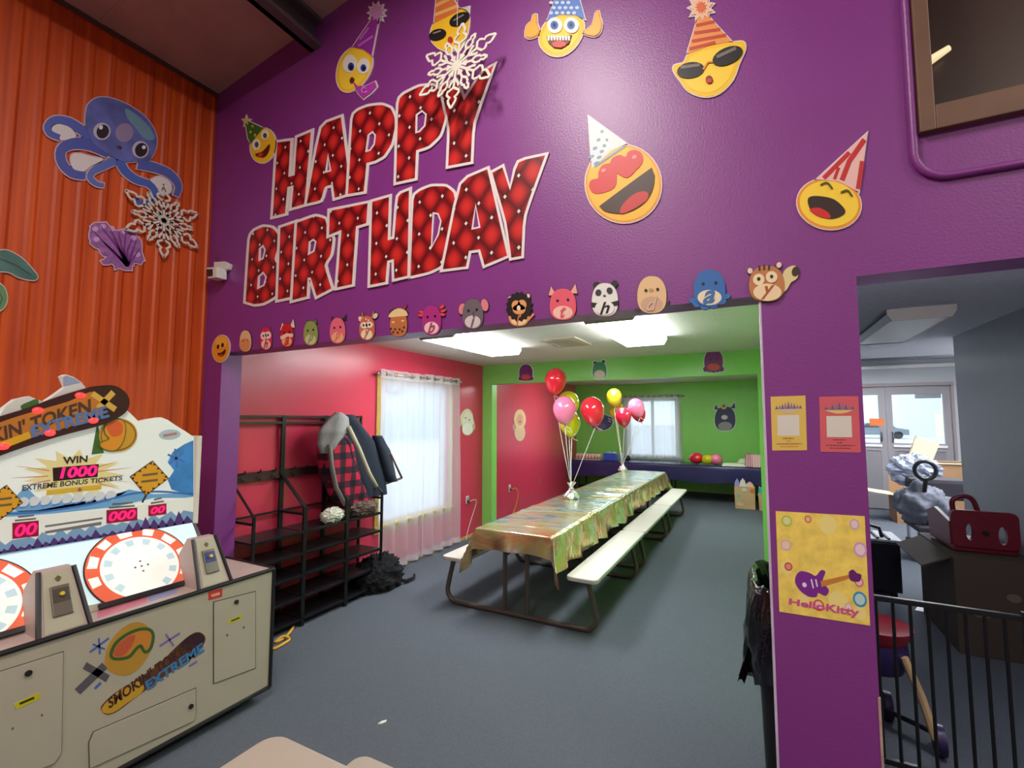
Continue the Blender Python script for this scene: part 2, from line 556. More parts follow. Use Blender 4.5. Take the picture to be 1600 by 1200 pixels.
def window(name, axis, pos, depth, a0, a1, z0, z1, casing, mull=None):
    """axis 'x': window in wall plane x=pos, opening towards -x outside"""
    def bx(mm, p0, p1, q0, q1, d0, d1):
        if axis == 'x':
            mm.box(pos + d0, p0, q0, pos + d1, p1, q1)
        else:
            mm.box(p0, pos - d1, q0, p1, pos - d0, q1)
    c = (pos, (a0 + a1) / 2, z0) if axis == 'x' else ((a0 + a1) / 2, pos, z0)
    mm = M(); t = 0.05
    for (p0, p1, q0, q1) in ((a0, a0 + t, z0, z1), (a1 - t, a1, z0, z1), (a0 + t, a1 - t, z0, z0 + t), (a0 + t, a1 - t, z1 - t, z1)):
        bx(mm, p0, p1, q0, q1, -0.11, -0.05)
    if mull:
        bx(mm, mull - 0.03, mull + 0.03, z0 + t, z1 - t, -0.11, -0.05)
    root = struct(mm.build(name, whitefr, loc=c))
    mm = M(); bx(mm, a0 + t, a1 - t, z0 + t, z1 - t, -0.083, -0.077); mm.build('pane', glass, parent=root)
    if casing:
        k = 0.065
        for (p0, p1, q0, q1) in ((a0 - k, a0, z0 - k, z1 + k), (a1, a1 + k, z0 - k, z1 + k), (a0, a1, z0 - k, z0), (a0, a1, z1, z1 + k)):
            mm = M(); bx(mm, p0, p1, q0, q1, 0.0, 0.018); mm.build('casing_board', casing, parent=root, bevel=0.003)
        mm = M(); bx(mm, a0 - 0.08, a1 + 0.08, z0 - 0.005, z0 + 0.02, -0.05, 0.045); mm.build('sill', casing, parent=root, bevel=0.003)
    return root


window('window_1', 'x', -3.81, 0.16, 4.06, 5.42, 0.52, 2.2, wood)
window('window_2', 'y', YN, 0.15, -2.76, -1.63, 0.84, 2.2, whitefr, mull=-2.19)


def curtain(label, axis, pos, a0, a1, z0, z1, folds, ph, group=None, zr=None, amp=0.034):
    sg = 1 if axis == 'x' else -1

    def P(a, d, z):
        return (pos + d, a, z) if axis == 'x' else (a, pos - d, z)
    root = thing('sheer_curtain', label, 'curtain', P((a0 + a1) / 2, 0, z0), group)
    zh = z1 - 0.1

    def dep(u, v):
        return amp * math.sin(2 * math.pi * folds * u + ph + 0.5 * math.sin(3 * u + v * 2)) * (0.55 + 0.45 * v) + 0.006 * math.sin(17 * u + 5 * v)
    M().grid(lambda u, v: P(a0 + (a1 - a0) * u, dep(u, v), zh + (z0 - zh) * v), 64, 14).build('panel', sheer, parent=root, smooth=True, fix=False)
    M().grid(lambda u, v: P(a0 + (a1 - a0) * u, dep(u, 0), z1 + (zh - z1) * v), 64, 2).build('heading', sheerhem, parent=root, smooth=True, fix=False)
    M().grid(lambda u, v: P(a0 + (a1 - a0) * u, dep(u, 1) - 0.002, z0 + 0.07 * v), 64, 1).build('hem', sheerhem, parent=root, smooth=True, fix=False)
    n = 5
    for i in range(n):
        u = (i + 0.5) / n; a = a0 + (a1 - a0) * u; d = dep(u, 0)
        pts = [P(a + 0.022 * math.cos(q * math.pi / 6), d + 0.004, (zr or z1 - 0.05) + 0.022 * math.sin(q * math.pi / 6)) for q in range(12)]
        M().tube(pts, 0.005, 6, closed=True).build('grommet', mat('brushed_brass', (190, 150, 96), 0.3, metal=0.9), parent=root, smooth=True)
    return root


def rod(label, pts, brk):
    root = thing('curtain_rod', label, 'curtain rod', pts[0])
    M().tube(pts, 0.009, 10).build('rod', mat('nickel_rod', (170, 168, 170), 0.3, metal=0.9), parent=root, smooth=True)
    for p in (pts[0], pts[-1]):
        M().ball(p, 0.02, 10, 8).build('finial', MATS['nickel_rod'], parent=root, smooth=True)
    for (p, q) in brk:
        M().tube([p, q], 0.006, 8).build('bracket', MATS['nickel_rod'], parent=root)


rod('metal curtain rod across the window in the red wall', [(-3.745, 3.95, 2.245), (-3.745, 5.61, 2.265)], [((-3.745, 3.97, 2.245), (-3.81, 3.97, 2.245)), ((-3.745, 5.6, 2.265), (-3.81, 5.6, 2.265))])
curtain('white sheer curtain beside the coats, covering the left of the red wall window', 'x', -3.745, 3.99, 4.80, 0.03, 2.30, 4, 0.4, zr=2.25)
curtain('white sheer curtain on the right of the red wall window, next to the penguin sticker', 'x', -3.745, 4.77, 5.58, 0.03, 2.31, 4, 2.2, zr=2.26)
rod('metal curtain rod above the far window in the green wall', [(-2.92, YN - 0.06, 2.262), (-1.46, YN - 0.06, 2.262)], [((-2.9, YN - 0.06, 2.262), (-2.9, YN, 2.262)), ((-1.48, YN - 0.06, 2.262), (-1.48, YN, 2.262))])
curtain('white sheer curtain on the left half of the far green wall window', 'y', YN - 0.06, -2.88, -2.18, 0.80, 2.30, 4, 0.3, zr=2.262, amp=0.02)
curtain('white sheer curtain on the right half of the far green wall window', 'y', YN - 0.06, -2.20, -1.51, 0.80, 2.30, 4, 1.7, zr=2.262, amp=0.02)

# entrance double door
doorm = mat('grey_painted_steel_door', (146, 143, 148), 0.45)


def door(name, x0, x1, hx):
    y0, y1 = YN + 0.04, YN + 0.09; zt = 2.36; g0, g1 = 1.27, 2.2; st = 0.1
    mm = M().box(x0, y0, 0.01, x0 + st, y1, zt).box(x1 - st, y0, 0.01, x1, y1, zt).box(x0 + st, y0, g1, x1 - st, y1, zt).box(x0 + st, y0, 1.12, x1 - st, y1, g0).box(x0 + st, y0, 0.01, x1 - st, y1, 0.3)
    root = struct(mm.build(name, doorm, loc=((x0 + x1) / 2, y0, 0)))
    M().box(x0 + st, y0 + 0.02, 0.3, x1 - st, y1 - 0.01, 1.12).build('panel', mat('door_kick_panel', (134, 131, 138), 0.5), parent=root)
    M().box(x0 + st, y0 + 0.022, g0, x1 - st, y0 + 0.028, g1).build('pane', glass, parent=root)
    M().box(x0 + st - 0.02, y0 - 0.03, 1.19, x1 - st + 0.02, y0, 1.24).build('push_bar', mat('white_gloss_bar', (226, 226, 228), 0.3), parent=root, bevel=0.008)
    M().tube([(hx, y0, 1.3), (hx, y0 - 0.06, 1.32), (hx, y0 - 0.06, 1.46), (hx, y0, 1.48)], 0.011, 8).build('handle', mat('dark_pull_handle', (70, 72, 84), 0.4), parent=root, smooth=True)
    return root


mm = M().box(1.22, YN + 0.0, 0, 1.26, YN + 0.15, 2.42).box(3.2, YN, 0, 3.24, YN + 0.15, 2.42).box(1.22, YN - 0.02, 2.36, 3.24, YN + 0.15, 2.42)
struct(mm.build('door_frame', mat('taupe_door_frame', (150, 138, 140), 0.5), loc=(2.2, YN, 0)))
dl = door('door_1', 1.27, 2.225, 2.14)
dr = door('door_2', 2.235, 3.19, 2.31)
M().box(2.68, YN - 0.03, 2.12, 3.05, YN + 0.04, 2.2).build('door_closer', mat('grey_closer', (140, 142, 150), 0.4, metal=0.3), parent=dr, bevel=0.01)
t = thing('window_sign', 'small orange sign taped inside the left glass door', 'sign', (2.06, YN + 0.03, 1.68))
M().box(1.965, YN + 0.035, 1.6, 2.19, YN + 0.038, 1.74).build('sign_board', flat((226, 112, 44)), parent=t)

# ------------------------------------------------------------------ outside
slab('ground_outside', -60, YN + 0.16, -0.2, 70, 140, -0.1, mat('pale_snowy_asphalt', (214, 218, 222), 0.9, var=0.04, vscale=0.4))
slab('ground_side', -60, -30, -0.2, -4.0, YN + 0.16, -0.1, MATS['pale_snowy_asphalt'])
gb = thing('warehouse', 'pale green metal warehouse beyond the car park, seen through the glass doors', 'building', (16, 62, -0.1))
M().box(13.2, 62, -0.1, 40, 80, 9).build('wall', mat('pale_green_siding', (226, 250, 232), 0.6), parent=gb)
M().box(16.0, 61.9, -0.1, 40, 62, 2.2).build('plinth', mat('cream_block_base', (252, 240, 214), 0.7), parent=gb)
for i in range(5):
    x = 16.5 + i * 2.6
    M().box(x, 61.85, 2.2, x + 0.45, 62, 7.5).build('pilaster', mat('white_pilaster', (250, 252, 250), 0.6), parent=gb)
M().prism([[(13.0, 9), (40.2, 9), (26.6, 11)]], lambda p: (p[0], 61.9, p[1]), lambda p: (p[0], 80.1, p[1])).build('roof', mat('grey_metal_roof', (150, 156, 160), 0.5), parent=gb)
t = thing('parked_car', 'grey car parked outside, seen through the left glass door', 'car', (10.0, 55, -0.1))
carp = mat('grey_car_paint', (120, 132, 146), 0.3)
M().prism([[(-2.2, 0.35), (2.2, 0.35), (2.2, 0.85), (1.3, 1.0), (0.7, 1.45), (-0.9, 1.45), (-1.5, 1.0), (-2.2, 0.9)]], lambda p: (10.0 + p[0], 54.2, p[1] - 0.1), lambda p: (10.0 + p[0], 55.9, p[1] - 0.1)).build('body', carp, parent=t, bevel=0.06)
M().prism([[(0.62, 1.38), (1.15, 1.02), (-1.3, 1.02), (-0.85, 1.38)]], lambda p: (10.0 + p[0], 54.16, p[1] - 0.1), lambda p: (10.0 + p[0], 54.21, p[1] - 0.1)).build('side_window', mat('dark_car_glass', (40, 48, 58), 0.1), parent=t)
for x in (-1.4, 1.4):
    for yy in (54.2, 55.7):
        M().tube([(10 + x, yy, 0.24), (10 + x, yy + 0.22, 0.24)], 0.34, 16).build('wheel', blackpl, parent=t)
t = thing('utility_pole', 'utility pole with a meter box before the green warehouse', 'pole', (17.3, 60, -0.1))
M().tube([(17.3, 60, -0.1), (17.2, 60, 9)], 0.13, 8).build('pole', mat('grey_pole', (150, 168, 176), 0.6), parent=t)
M().box(17.3, 59.8, 3.0, 17.9, 60, 4.1).build('meter_box', mat('grey_meter_box', (140, 160, 176), 0.5), parent=t)
sb = thing('brick_shop', 'pale brick building across the street, faint through the side curtains', 'building', (-26, 30, -0.1))
M().box(-34, 20, -0.1, -26, 46, 7.5).build('wall', mat('pale_brick', (206, 206, 214), 0.7), parent=sb)
M().box(-26, 20, -0.1, -25.95, 46, 2.3).build('ground_storey', mat('blue_grey_shopfront', (176, 194, 208), 0.5), parent=sb)
ring = [(-25.9, 29.2 + 1.5 * math.cos(a * math.pi / 12), 5.3 + 1.5 * math.sin(a * math.pi / 12)) for a in range(24)]
M().tube(ring, 0.13, 6, closed=True).build('round_emblem', mat('grey_emblem', (150, 152, 164), 0.5), parent=sb)
eb = M()
for (y0, z0, y1, z1) in ((28.5, 4.5, 28.7, 6.1), (29.6, 4.5, 29.8, 6.1), (28.5, 4.5, 29.8, 4.7), (28.5, 5.2, 29.8, 5.4), (28.5, 5.9, 29.8, 6.1)):
    eb.box(-25.95, y0, z0, -25.85, y1, z1)
eb.build('emblem_mark', MATS['grey_emblem'], parent=sb)

# ------------------------------------------------------------------ ceiling fixtures
lens = mat('lit_acrylic_lens', (248, 252, 255), 0.4, emit=PARTY_E)
hous = mat('white_fixture_housing', (196, 192, 180), 0.5)


def fixture(label, x0, x1, y0, y1, z, lm, drop=0.085, group=None):
    t = thing('ceiling_light', label, 'ceiling light', ((x0 + x1) / 2, (y0 + y1) / 2, z), group)
    M().box(x0 + 0.06, y0 + 0.02, z - 0.045, x1 - 0.06, y1 - 0.02, z).build('housing', hous, parent=t, bevel=0.004)
    xm = (x0 + x1) / 2; hw = (x1 - x0) / 2
    pr = [(-hw, -0.035), (-hw * 0.86, -drop), (hw * 0.86, -drop), (hw, -0.035), (hw * 0.8, -0.03), (-hw * 0.8, -0.03)]
    M().prism([pr], lambda p: (xm + p[0], y0 + 0.025, z + p[1]), lambda p: (xm + p[0], y1 - 0.025, z + p[1])).build('diffuser', lm, parent=t)
    pr2 = [(-hw, -0.0), (-hw, -0.04), (-hw * 0.86, -drop - 0.004), (hw * 0.86, -drop - 0.004), (hw, -0.04), (hw, 0.0)]
    for ya in (y0, y1 - 0.025):
        M().prism([pr2], lambda p: (xm + p[0], ya, z + p[1]), lambda p: (xm + p[0], ya + 0.025, z + p[1])).build('end_cap', hous, parent=t)
    return t


fixture('lit white fluorescent ceiling light left of the ceiling vent', -2.83, -2.40, 3.5, 4.87, 2.57, lens)
fixture('lit white fluorescent ceiling light right of the ceiling vent', -1.20, -0.77, 3.5, 4.87, 2.57, lens)
fixture('switched off white ceiling light in the grey lobby ceiling', 0.90, 1.30, 4.40, 5.75, 2.56, mat('unlit_acrylic_lens', (206, 210, 214), 0.35))
fixture('added unseen ceiling light above the navy counter, behind the green header', -2.6, -2.17, 7.6, 8.97, 2.57, lens)  # unseen fixture added to brighten the alcove
fixture('added unseen ceiling light at the right behind the green header', -0.95, -0.52, 7.6, 8.97, 2.57, lens)  # second unseen fixture, also added for a brighter alcove
llens = mat('lobby_fill_lens', (250, 252, 255), 0.4, emit=LOBBY_E)  # lens of the added lobby lamps
fixture('added unseen ceiling light in the higher entry ceiling before the glass doors', 1.9, 2.33, 8.6, 9.95, 2.86, llens)  # out of sight, added to light the lobby entry
fixture('added unseen ceiling light round the corner of the grey lobby wall', 2.7, 3.13, 6.4, 7.75, 2.56, llens)  # out of sight behind the wall, added to brighten the lobby
t = thing('ceiling_light', 'small round added ceiling light just inside the lobby opening, hidden by the header', 'ceiling light', (1.0, 2.62, 2.56))  # hidden lamp added to lift the near end of the lobby
M().lathe([(0.14, -0.06), (0.15, -0.03), (0.15, 0.0)], (1.0, 2.62, 2.56), 20).build('diffuser', llens, parent=t)
t = thing('ceiling_vent', 'small beige ceiling vent between the two lit fixtures', 'vent', (-1.8, 4.72, 2.57))
M().box(-2.0, 4.45, 2.555, -1.6, 5.0, 2.57).build('frame', mat('beige_vent', (186, 176, 154), 0.6), parent=t)
for i in range(9):
    yy = 4.49 + i * 0.056
    M().box(-1.96, yy, 2.548, -1.64, yy + 0.012, 2.556).build('louvre', mat('beige_vent_louvre', (164, 152, 130), 0.6), parent=t)
hl = mat('lit_hall_tube', (255, 246, 230), 0.4, emit=6.0)
for i, p in enumerate(HALL_LAMPS):
    t = thing('hall_light', ['high hall strip light nearest the orange wall and the banner wall', 'high hall strip light nearest the orange wall at the back', 'high hall strip light on the right by the banner wall', 'high hall strip light on the right at the back'][i], 'ceiling light', (p[0], p[1], roofz(p[0])), 'high hall strip lights')
    M().box(p[0] - 0.16, p[1] - 0.62, p[2], p[0] + 0.16, p[1] + 0.62, p[2] + 0.06).build('reflector', hous, parent=t, bevel=0.005)
    for dx in (-0.07, 0.07):
        M().tube([(p[0] + dx, p[1] - 0.58, p[2] - 0.03), (p[0] + dx, p[1] + 0.58, p[2] - 0.03)], 0.02, 8).build('tube', hl, parent=t)
    for dy in (-0.4, 0.4):
        M().tube([(p[0], p[1] + dy, p[2] + 0.06), (p[0], p[1] + dy, roofz(p[0]))], 0.006, 6).build('hanger', beamm, parent=t)

# ------------------------------------------------------------------ coat racks by the red wall
rk = thing('coat_rack', 'black metal coat rack with shoe shelves, half hidden behind the purple column', 'coat rack', (-3.785, 0, 0), 'black coat racks along the red wall')
RW, RD = 0.455, 0.34
bx = -3.785
for yy in (0, RW):
    M().box(bx, yy - 0.011, 0, bx + 0.022, yy + 0.011, 1.77).build('upright', blackm, parent=rk)
    M().box(bx + RD - 0.02, yy - 0.01, 0, bx + RD, yy + 0.01, 0.985).build('front_post', blackm, parent=rk)
    M().tube([(bx + 0.012, yy, 1.25), (bx + RD - 0.01, yy, 0.98)], 0.01, 6).build('diagonal_brace', blackm, parent=rk)
    M().box(bx, yy - 0.009, 0.915, bx + RD, yy + 0.009, 0.935).build('side_bar', blackm, parent=rk)
for z in (1.75, 1.695):
    M().box(bx + 0.002, 0, z, bx + 0.02, RW, z + 0.018).build('top_bar', blackm, parent=rk)
M().box(bx + 0.004, 0, 1.215, bx + 0.014, RW, 1.23).box(bx + 0.004, 0, 1.275, bx + 0.014, RW, 1.29).box(bx + 0.004, 0, 1.23, bx + 0.008, RW, 1.275).build('hook_rail', mat('dark_red_black_rail', (58, 20, 26), 0.5), parent=rk)
for yy in (0.09, 0.23, 0.37):
    M().tube([(bx + 0.014, yy, 1.285), (bx + 0.05, yy, 1.29), (bx + 0.06, yy, 1.31)], 0.006, 6).tube([(bx + 0.014, yy, 1.25), (bx + 0.04, yy, 1.22), (bx + 0.05, yy, 1.235)], 0.006, 6).build('hook', blackm, parent=rk)
M().box(bx, 0, 0.918, bx + 0.016, RW, 0.934).build('back_rail', blackm, parent=rk)
shelfm = mat('black_mesh_shelf', (24, 24, 29), 0.35)
for z in (0.765, 0.585, 0.405, 0.225, 0.045):
    M().box(bx + 0.005, 0.0, z, bx + RD, RW, z + 0.014).box(bx + RD - 0.012, 0, z, bx + RD, RW, z + 0.024).build('shelf', shelfm, parent=rk)
rk.location.y = 2.345
dup(rk, (bx, 2.815, 0), 0, 'black metal coat rack with shoe shelves, empty, middle of the three')
dup(rk, (bx, 3.285, 0), 0, 'black metal coat rack with shoe shelves, holding the coats beside the curtain')

# coats
def plaid():
    m = bpy.data.materials.new('red_black_plaid'); m.use_nodes = True; nt = m.node_tree; b = nt.nodes['Principled BSDF']; b.inputs['Roughness'].default_value = 0.9
    tc = nt.nodes.new('ShaderNodeTexCoord'); sp = nt.nodes.new('ShaderNodeSeparateXYZ'); nt.links.new(tc.outputs['Object'], sp.inputs[0])
    outs = []
    for ax, fr in ((1, 52.0), (2, 46.0)):
        a = nt.nodes.new('ShaderNodeMath'); a.operation = 'MULTIPLY'; a.inputs[1].default_value = fr; nt.links.new(sp.outputs[ax], a.inputs[0])
        s = nt.nodes.new('ShaderNodeMath'); s.operation = 'SINE'; nt.links.new(a.outputs[0], s.inputs[0])
        g = nt.nodes.new('ShaderNodeMath'); g.operation = 'GREATER_THAN'; g.inputs[1].default_value = 0.1; nt.links.new(s.outputs[0], g.inputs[0]); outs.append(g)
    ad = nt.nodes.new('ShaderNodeMath'); ad.operation = 'ADD'; nt.links.new(outs[0].outputs[0], ad.inputs[0]); nt.links.new(outs[1].outputs[0], ad.inputs[1])
    dv = nt.nodes.new('ShaderNodeMath'); dv.operation = 'DIVIDE'; dv.inputs[1].default_value = 2; nt.links.new(ad.outputs[0], dv.inputs[0])
    r = nt.nodes.new('ShaderNodeValToRGB'); e = r.color_ramp.elements
    e[0].color = L3((190, 24, 60)); e[1].color = L3((20, 18, 30)); e.new(0.5).color = L3((74, 22, 44)); r.color_ramp.interpolation = 'CONSTANT'
    e[1].position = 0.4; e[2].position = 0.9
    e[0].color = L3((190, 24, 60)); e[1].color = L3((74, 22, 44)); e[2].color = L3((20, 18, 30))
    nt.links.new(dv.outputs[0], r.inputs[0]); nt.links.new(r.outputs[0], b.inputs['Base Color'])
    return m


def garment(rings, x, nfold=5, seed=0, nr=26, rag=0.0):
    """rings: (y, z, half width, half depth) from top to bottom"""
    mm = M(); vs = []; n = 28
    Y = [r[0] for r in rings]; Z = [r[1] for r in rings]; Wd = [r[2] for r in rings]; Dp = [r[3] for r in rings]
    T = np.linspace(0, 1, len(rings))
    for i in range(nr + 1):
        t = i / nr
        y, z, wd, dp = [float(np.interp(t, T, q)) for q in (Y, Z, Wd, Dp)]
        for j in range(n):
            a = 2 * math.pi * j / n
            k = 1 + 0.13 * math.sin(nfold * a + seed + 2 * t) * min(1, t * 2.5) + 0.05 * noise.noise(Vector((math.cos(a) * 2, math.sin(a) * 2, t * 5 + seed)))
            vs.append((x + math.sin(a) * dp * k, y + math.cos(a) * wd * k, z + rag * (noise.noise(Vector((a, seed, 3))) if i == nr else 0)))
    fs = [(i * n + j, i * n + (j + 1) % n, (i + 1) * n + (j + 1) % n, (i + 1) * n + j) for i in range(nr) for j in range(n)]
    fs.append(tuple(range(n)));
    return mm.add(vs, fs)


greyfleece = mat('grey_fleece', (150, 148, 146), 0.95, bump=0.4, bscale=120)
t = thing('plaid_jacket', 'red and black plaid jacket with grey hood hanging on the rack', 'jacket', (-3.58, 3.35, 1.76))
garment([(3.22, 1.66, 0.07, 0.04), (3.24, 1.5, 0.19, 0.09), (3.33, 1.2, 0.22, 0.11), (3.44, 1.0, 0.20, 0.11), (3.5, 0.87, 0.17, 0.1)], -3.6, 5, 1.0, rag=0.05).build('body', plaid(), parent=t, smooth=True)
garment([(3.24, 1.80, 0.03, 0.03), (3.25, 1.75, 0.10, 0.07), (3.19, 1.62, 0.15, 0.1), (3.13, 1.5, 0.11, 0.08), (3.1, 1.42, 0.05, 0.05)], -3.565, 4, 0.3).build('hood', greyfleece, parent=t, smooth=True)
M().tube([(-3.5, 3.09, 1.5), (-3.48, 3.1, 1.3), (-3.48, 3.16, 1.1), (-3.48, 3.27, 0.93)], 0.022, 8).build('lining_edge', mat('grey_fleece_edge', (120, 112, 108), 0.95), parent=t, smooth=True)
M().tube([(-3.5, 3.31, 1.66), (-3.47, 3.42, 1.45), (-3.47, 3.56, 1.2), (-3.46, 3.66, 1.05)], 0.022, 8).build('lining_edge', mat('cream_fleece_edge', (196, 186, 164), 0.95), parent=t, smooth=True)
navy = mat('navy_wool', (34, 42, 58), 0.9, bump=0.3, bscale=200)
t = thing('navy_jacket', 'dark navy jacket with brown hem hanging beside the plaid jacket', 'jacket', (-3.64, 3.6, 1.76))
garment([(3.42, 1.78, 0.08, 0.05), (3.47, 1.7, 0.11, 0.08), (3.6, 1.5, 0.2, 0.1), (3.72, 1.2, 0.21, 0.11), (3.78, 0.93, 0.2, 0.11)], -3.645, 4, 2.0).build('body', navy, parent=t, smooth=True)
garment([(3.76, 1.56, 0.05, 0.05), (3.84, 1.4, 0.09, 0.08), (3.93, 1.15, 0.1, 0.08), (3.98, 1.06, 0.09, 0.08)], -3.56, 3, 0.7).build('sleeve', navy, parent=t, smooth=True)
M().tube([(-3.49, 3.90, 1.36), (-3.47, 4.06, 1.09)], 0.012, 6).tube([(-3.47, 4.06, 1.09), (-3.55, 3.90, 1.045)], 0.012, 6).build('brown_hem', mat('brown_leather_trim', (104, 74, 62), 0.7), parent=t, smooth=True)
fl = M().ball((-3.52, 3.16, 0.845), (0.075, 0.115, 0.07), 64, 40, lambda d: 1 + 0.2 * noise.noise(d * 5) + 0.22 * noise.noise(d * 17))
tag(fl.build('fluffy_hat', mat('cream_faux_fur', (226, 222, 206), 0.95, bump=0.8, bscale=160), loc=(-3.52, 3.18, 0.78), smooth=True), 'fluffy white hat lying on the top shelf of the rack below the coats', 'hat')
fx = M().ball((-3.5, 3.52, 0.85), (0.08, 0.17, 0.07), 64, 40, lambda d: 1 + 0.25 * noise.noise(d * 5 + Vector((3, 1, 2))) + 0.24 * noise.noise(d * 16))
tag(fx.build('fur_scarf', mat('brown_grey_fur', (104, 84, 76), 0.95, bump=0.8, bscale=120, var=0.5, vscale=14), loc=(-3.5, 3.5, 0.78), smooth=True), 'brown and grey furry scarf bunched on the shelf under the coats', 'scarf')
hp = M().ball((-3.55, 3.80, 0.10), (0.22, 0.27, 0.22), 90, 60, lambda d: (1 + 0.2 * noise.noise(d * 4) + 0.17 * noise.noise(d * 20)) * (0.55 if d.z < -0.5 else 1))
t = thing('black_fur_coat', 'black shaggy coat heaped on the floor at the rack end', 'coat', (-3.56, 3.8, 0))
hp.build('heap', mat('black_shaggy_fur', (20, 20, 26), 0.95, bump=1.0, bscale=90), parent=t, smooth=True)
M().tube([(-3.42, 3.9, 0.07), (-3.34, 4.0, 0.03), (-3.33, 4.12, 0.035), (-3.36, 4.16, 0.05)], 0.022, 8, r2=0.012).build('sleeve_end', MATS['black_shaggy_fur'], parent=t, smooth=True)

# ------------------------------------------------------------------ picnic tables
plank = mat('cream_moulded_plastic', (208, 202, 192), 0.42, bump=0.08, bscale=300)
steel = mat('bronze_steel_tube', (92, 80, 74), 0.4, metal=0.3)


def rrect(hx, hy, r, n=5, cx=0, cy=0):
    out = []
    for (sx, sy, a0) in ((1, 1, 0), (-1, 1, 90), (-1, -1, 180), (1, -1, 270)):
        for i in range(n + 1):
            a = math.radians(a0 + 90 * i / n)
            out.append((cx + sx * (hx - r) + r * math.cos(a), cy + sy * (hy - r) + r * math.sin(a)))
    return out


pt = thing('picnic_table', 'x', 'table', (0, 0, 0))
M().prism([rrect(0.38, 0.912, 0.06)], lambda p: (p[0], p[1], 0.695), lambda p: (p[0], p[1], 0.74)).build('tabletop', plank, parent=pt, bevel=0.012)
for s in (-1, 1):
    M().prism([rrect(0.135, 0.912, 0.05, cx=s * 0.625)], lambda p: (p[0], p[1], 0.412), lambda p: (p[0], p[1], 0.448)).build('bench', plank, parent=pt, bevel=0.01)
for yy in (-0.84, 0.60):
    pts = [(-0.66, yy, 0.412), (-0.69, yy, 0.30), (-0.725, yy, 0.15), (-0.72, yy, 0.085), (-0.68, yy, 0.04), (-0.6, yy, 0.023), (0, yy, 0.023)]
    pts = pts + [(-p[0], p[1], p[2]) for p in pts[-2::-1]]
    M().tube([tuple(q) for q in sm(pts, 3, False)], 0.0225, 10).build('leg_frame', steel, parent=pt, smooth='auto')
    for x in (-0.11, 0.11):
        M().tube([(x, yy, 0.03), (x, yy, 0.695)], 0.02, 10).build('post', steel, parent=pt, smooth='auto')
    M().tube([(-0.10, yy + 0.02, 0.52), (0.03, yy + (0.35 if yy < 0 else -0.35), 0.69)], 0.011, 8).build('brace', steel, parent=pt, smooth='auto')
    M().box(-0.69, yy - 0.03, 0.404, -0.54, yy + 0.03, 0.413).build('bench_plate', steel, parent=pt)
    M().box(0.54, yy - 0.03, 0.404, 0.69, yy + 0.03, 0.413).build('bench_plate', steel, parent=pt)
TX = -1.932
pt.location = (TX, 4.635, 0)
pt['label'] = 'cream folding picnic table nearest the camera in the party room, under iridescent cloth'; pt['group'] = 'folding picnic tables with attached benches'
dup(pt, (TX, 6.47, 0), 0, 'cream folding picnic table in the middle of the covered row')
dup(pt, (TX, 8.305, 0), 0, 'cream folding picnic table at the far end of the covered row')
fg = dup(pt, (-0.495, 0.675, 0), P2, 'bare cream picnic table corner, dimmed in colour, at the bottom edge of the photo')
tan = mat('dimmed_cream_plastic', (172, 160, 146), 0.42, bump=0.08, bscale=300)  # cream plastic darkened to stand for dimmer light on this table
for ch in fg.children:
    if ch.name.startswith(('tabletop', 'bench.', 'bench')) and not ch.name.startswith('bench_plate'):
        ch.material_slots[0].link = 'OBJECT'; ch.material_slots[0].material = tan

# iridescent foil cloths
foil = mat('iridescent_foil', (190, 180, 130), 0.2, metal=0.7)
nt = foil.node_tree; b = nt.nodes['Principled BSDF']
tc = nt.nodes.new('ShaderNodeTexCoord')
n1 = nt.nodes.new('ShaderNodeTexNoise'); n1.inputs['Scale'].default_value = 1.7; n1.inputs['Detail'].default_value = 3; n1.inputs['Distortion'].default_value = 1.6
mp = nt.nodes.new('ShaderNodeMapping'); mp.inputs['Scale'].default_value = (1.0, 1.5, 1.6)
cr = nt.nodes.new('ShaderNodeValToRGB')
stops = [(0.0, (120, 150, 206)), (0.28, (110, 176, 196)), (0.36, (160, 204, 190)), (0.43, (214, 218, 204)), (0.50, (206, 208, 160)), (0.56, (216, 190, 120)), (0.62, (222, 196, 150)), (0.68, (226, 160, 120)), (0.74, (206, 176, 130)), (0.82, (150, 140, 210)), (1.0, (110, 190, 180))]
el = cr.color_ramp.elements
el[0].position = 0; el[0].color = L3(stops[0][1]); el[1].position = 1; el[1].color = L3(stops[-1][1])
for p, c in stops[1:-1]:
    el.new(p).color = L3(c)
nt.links.new(tc.outputs['Object'], mp.inputs[0]); nt.links.new(mp.outputs[0], n1.inputs['Vector'])
gn = nt.nodes.new('ShaderNodeNewGeometry'); sz = nt.nodes.new('ShaderNodeSeparateXYZ'); nt.links.new(gn.outputs['True Normal'], sz.inputs[0])
ab = nt.nodes.new('ShaderNodeMath'); ab.operation = 'ABSOLUTE'; nt.links.new(sz.outputs[2], ab.inputs[0])
ml = nt.nodes.new('ShaderNodeMath'); ml.operation = 'MULTIPLY_ADD'; ml.inputs[1].default_value = -0.17; nt.links.new(ab.outputs[0], ml.inputs[0]); nt.links.new(n1.outputs[0], ml.inputs[2])
a2 = nt.nodes.new('ShaderNodeMath'); a2.operation = 'ADD'; a2.inputs[1].default_value = 0.12; nt.links.new(ml.outputs[0], a2.inputs[0])
nt.links.new(a2.outputs[0], cr.inputs[0]); nt.links.new(cr.outputs[0], b.inputs['Base Color'])
mp2 = nt.nodes.new('ShaderNodeMapping'); mp2.inputs['Scale'].default_value = (1.6, 6, 2.5)
n2 = nt.nodes.new('ShaderNodeTexNoise'); n2.inputs['Scale'].default_value = 2.2; n2.inputs['Detail'].default_value = 4; n2.inputs['Distortion'].default_value = 0.6
bp = nt.nodes.new('ShaderNodeBump'); bp.inputs['Strength'].default_value = 0.55; bp.inputs['Distance'].default_value = 0.03
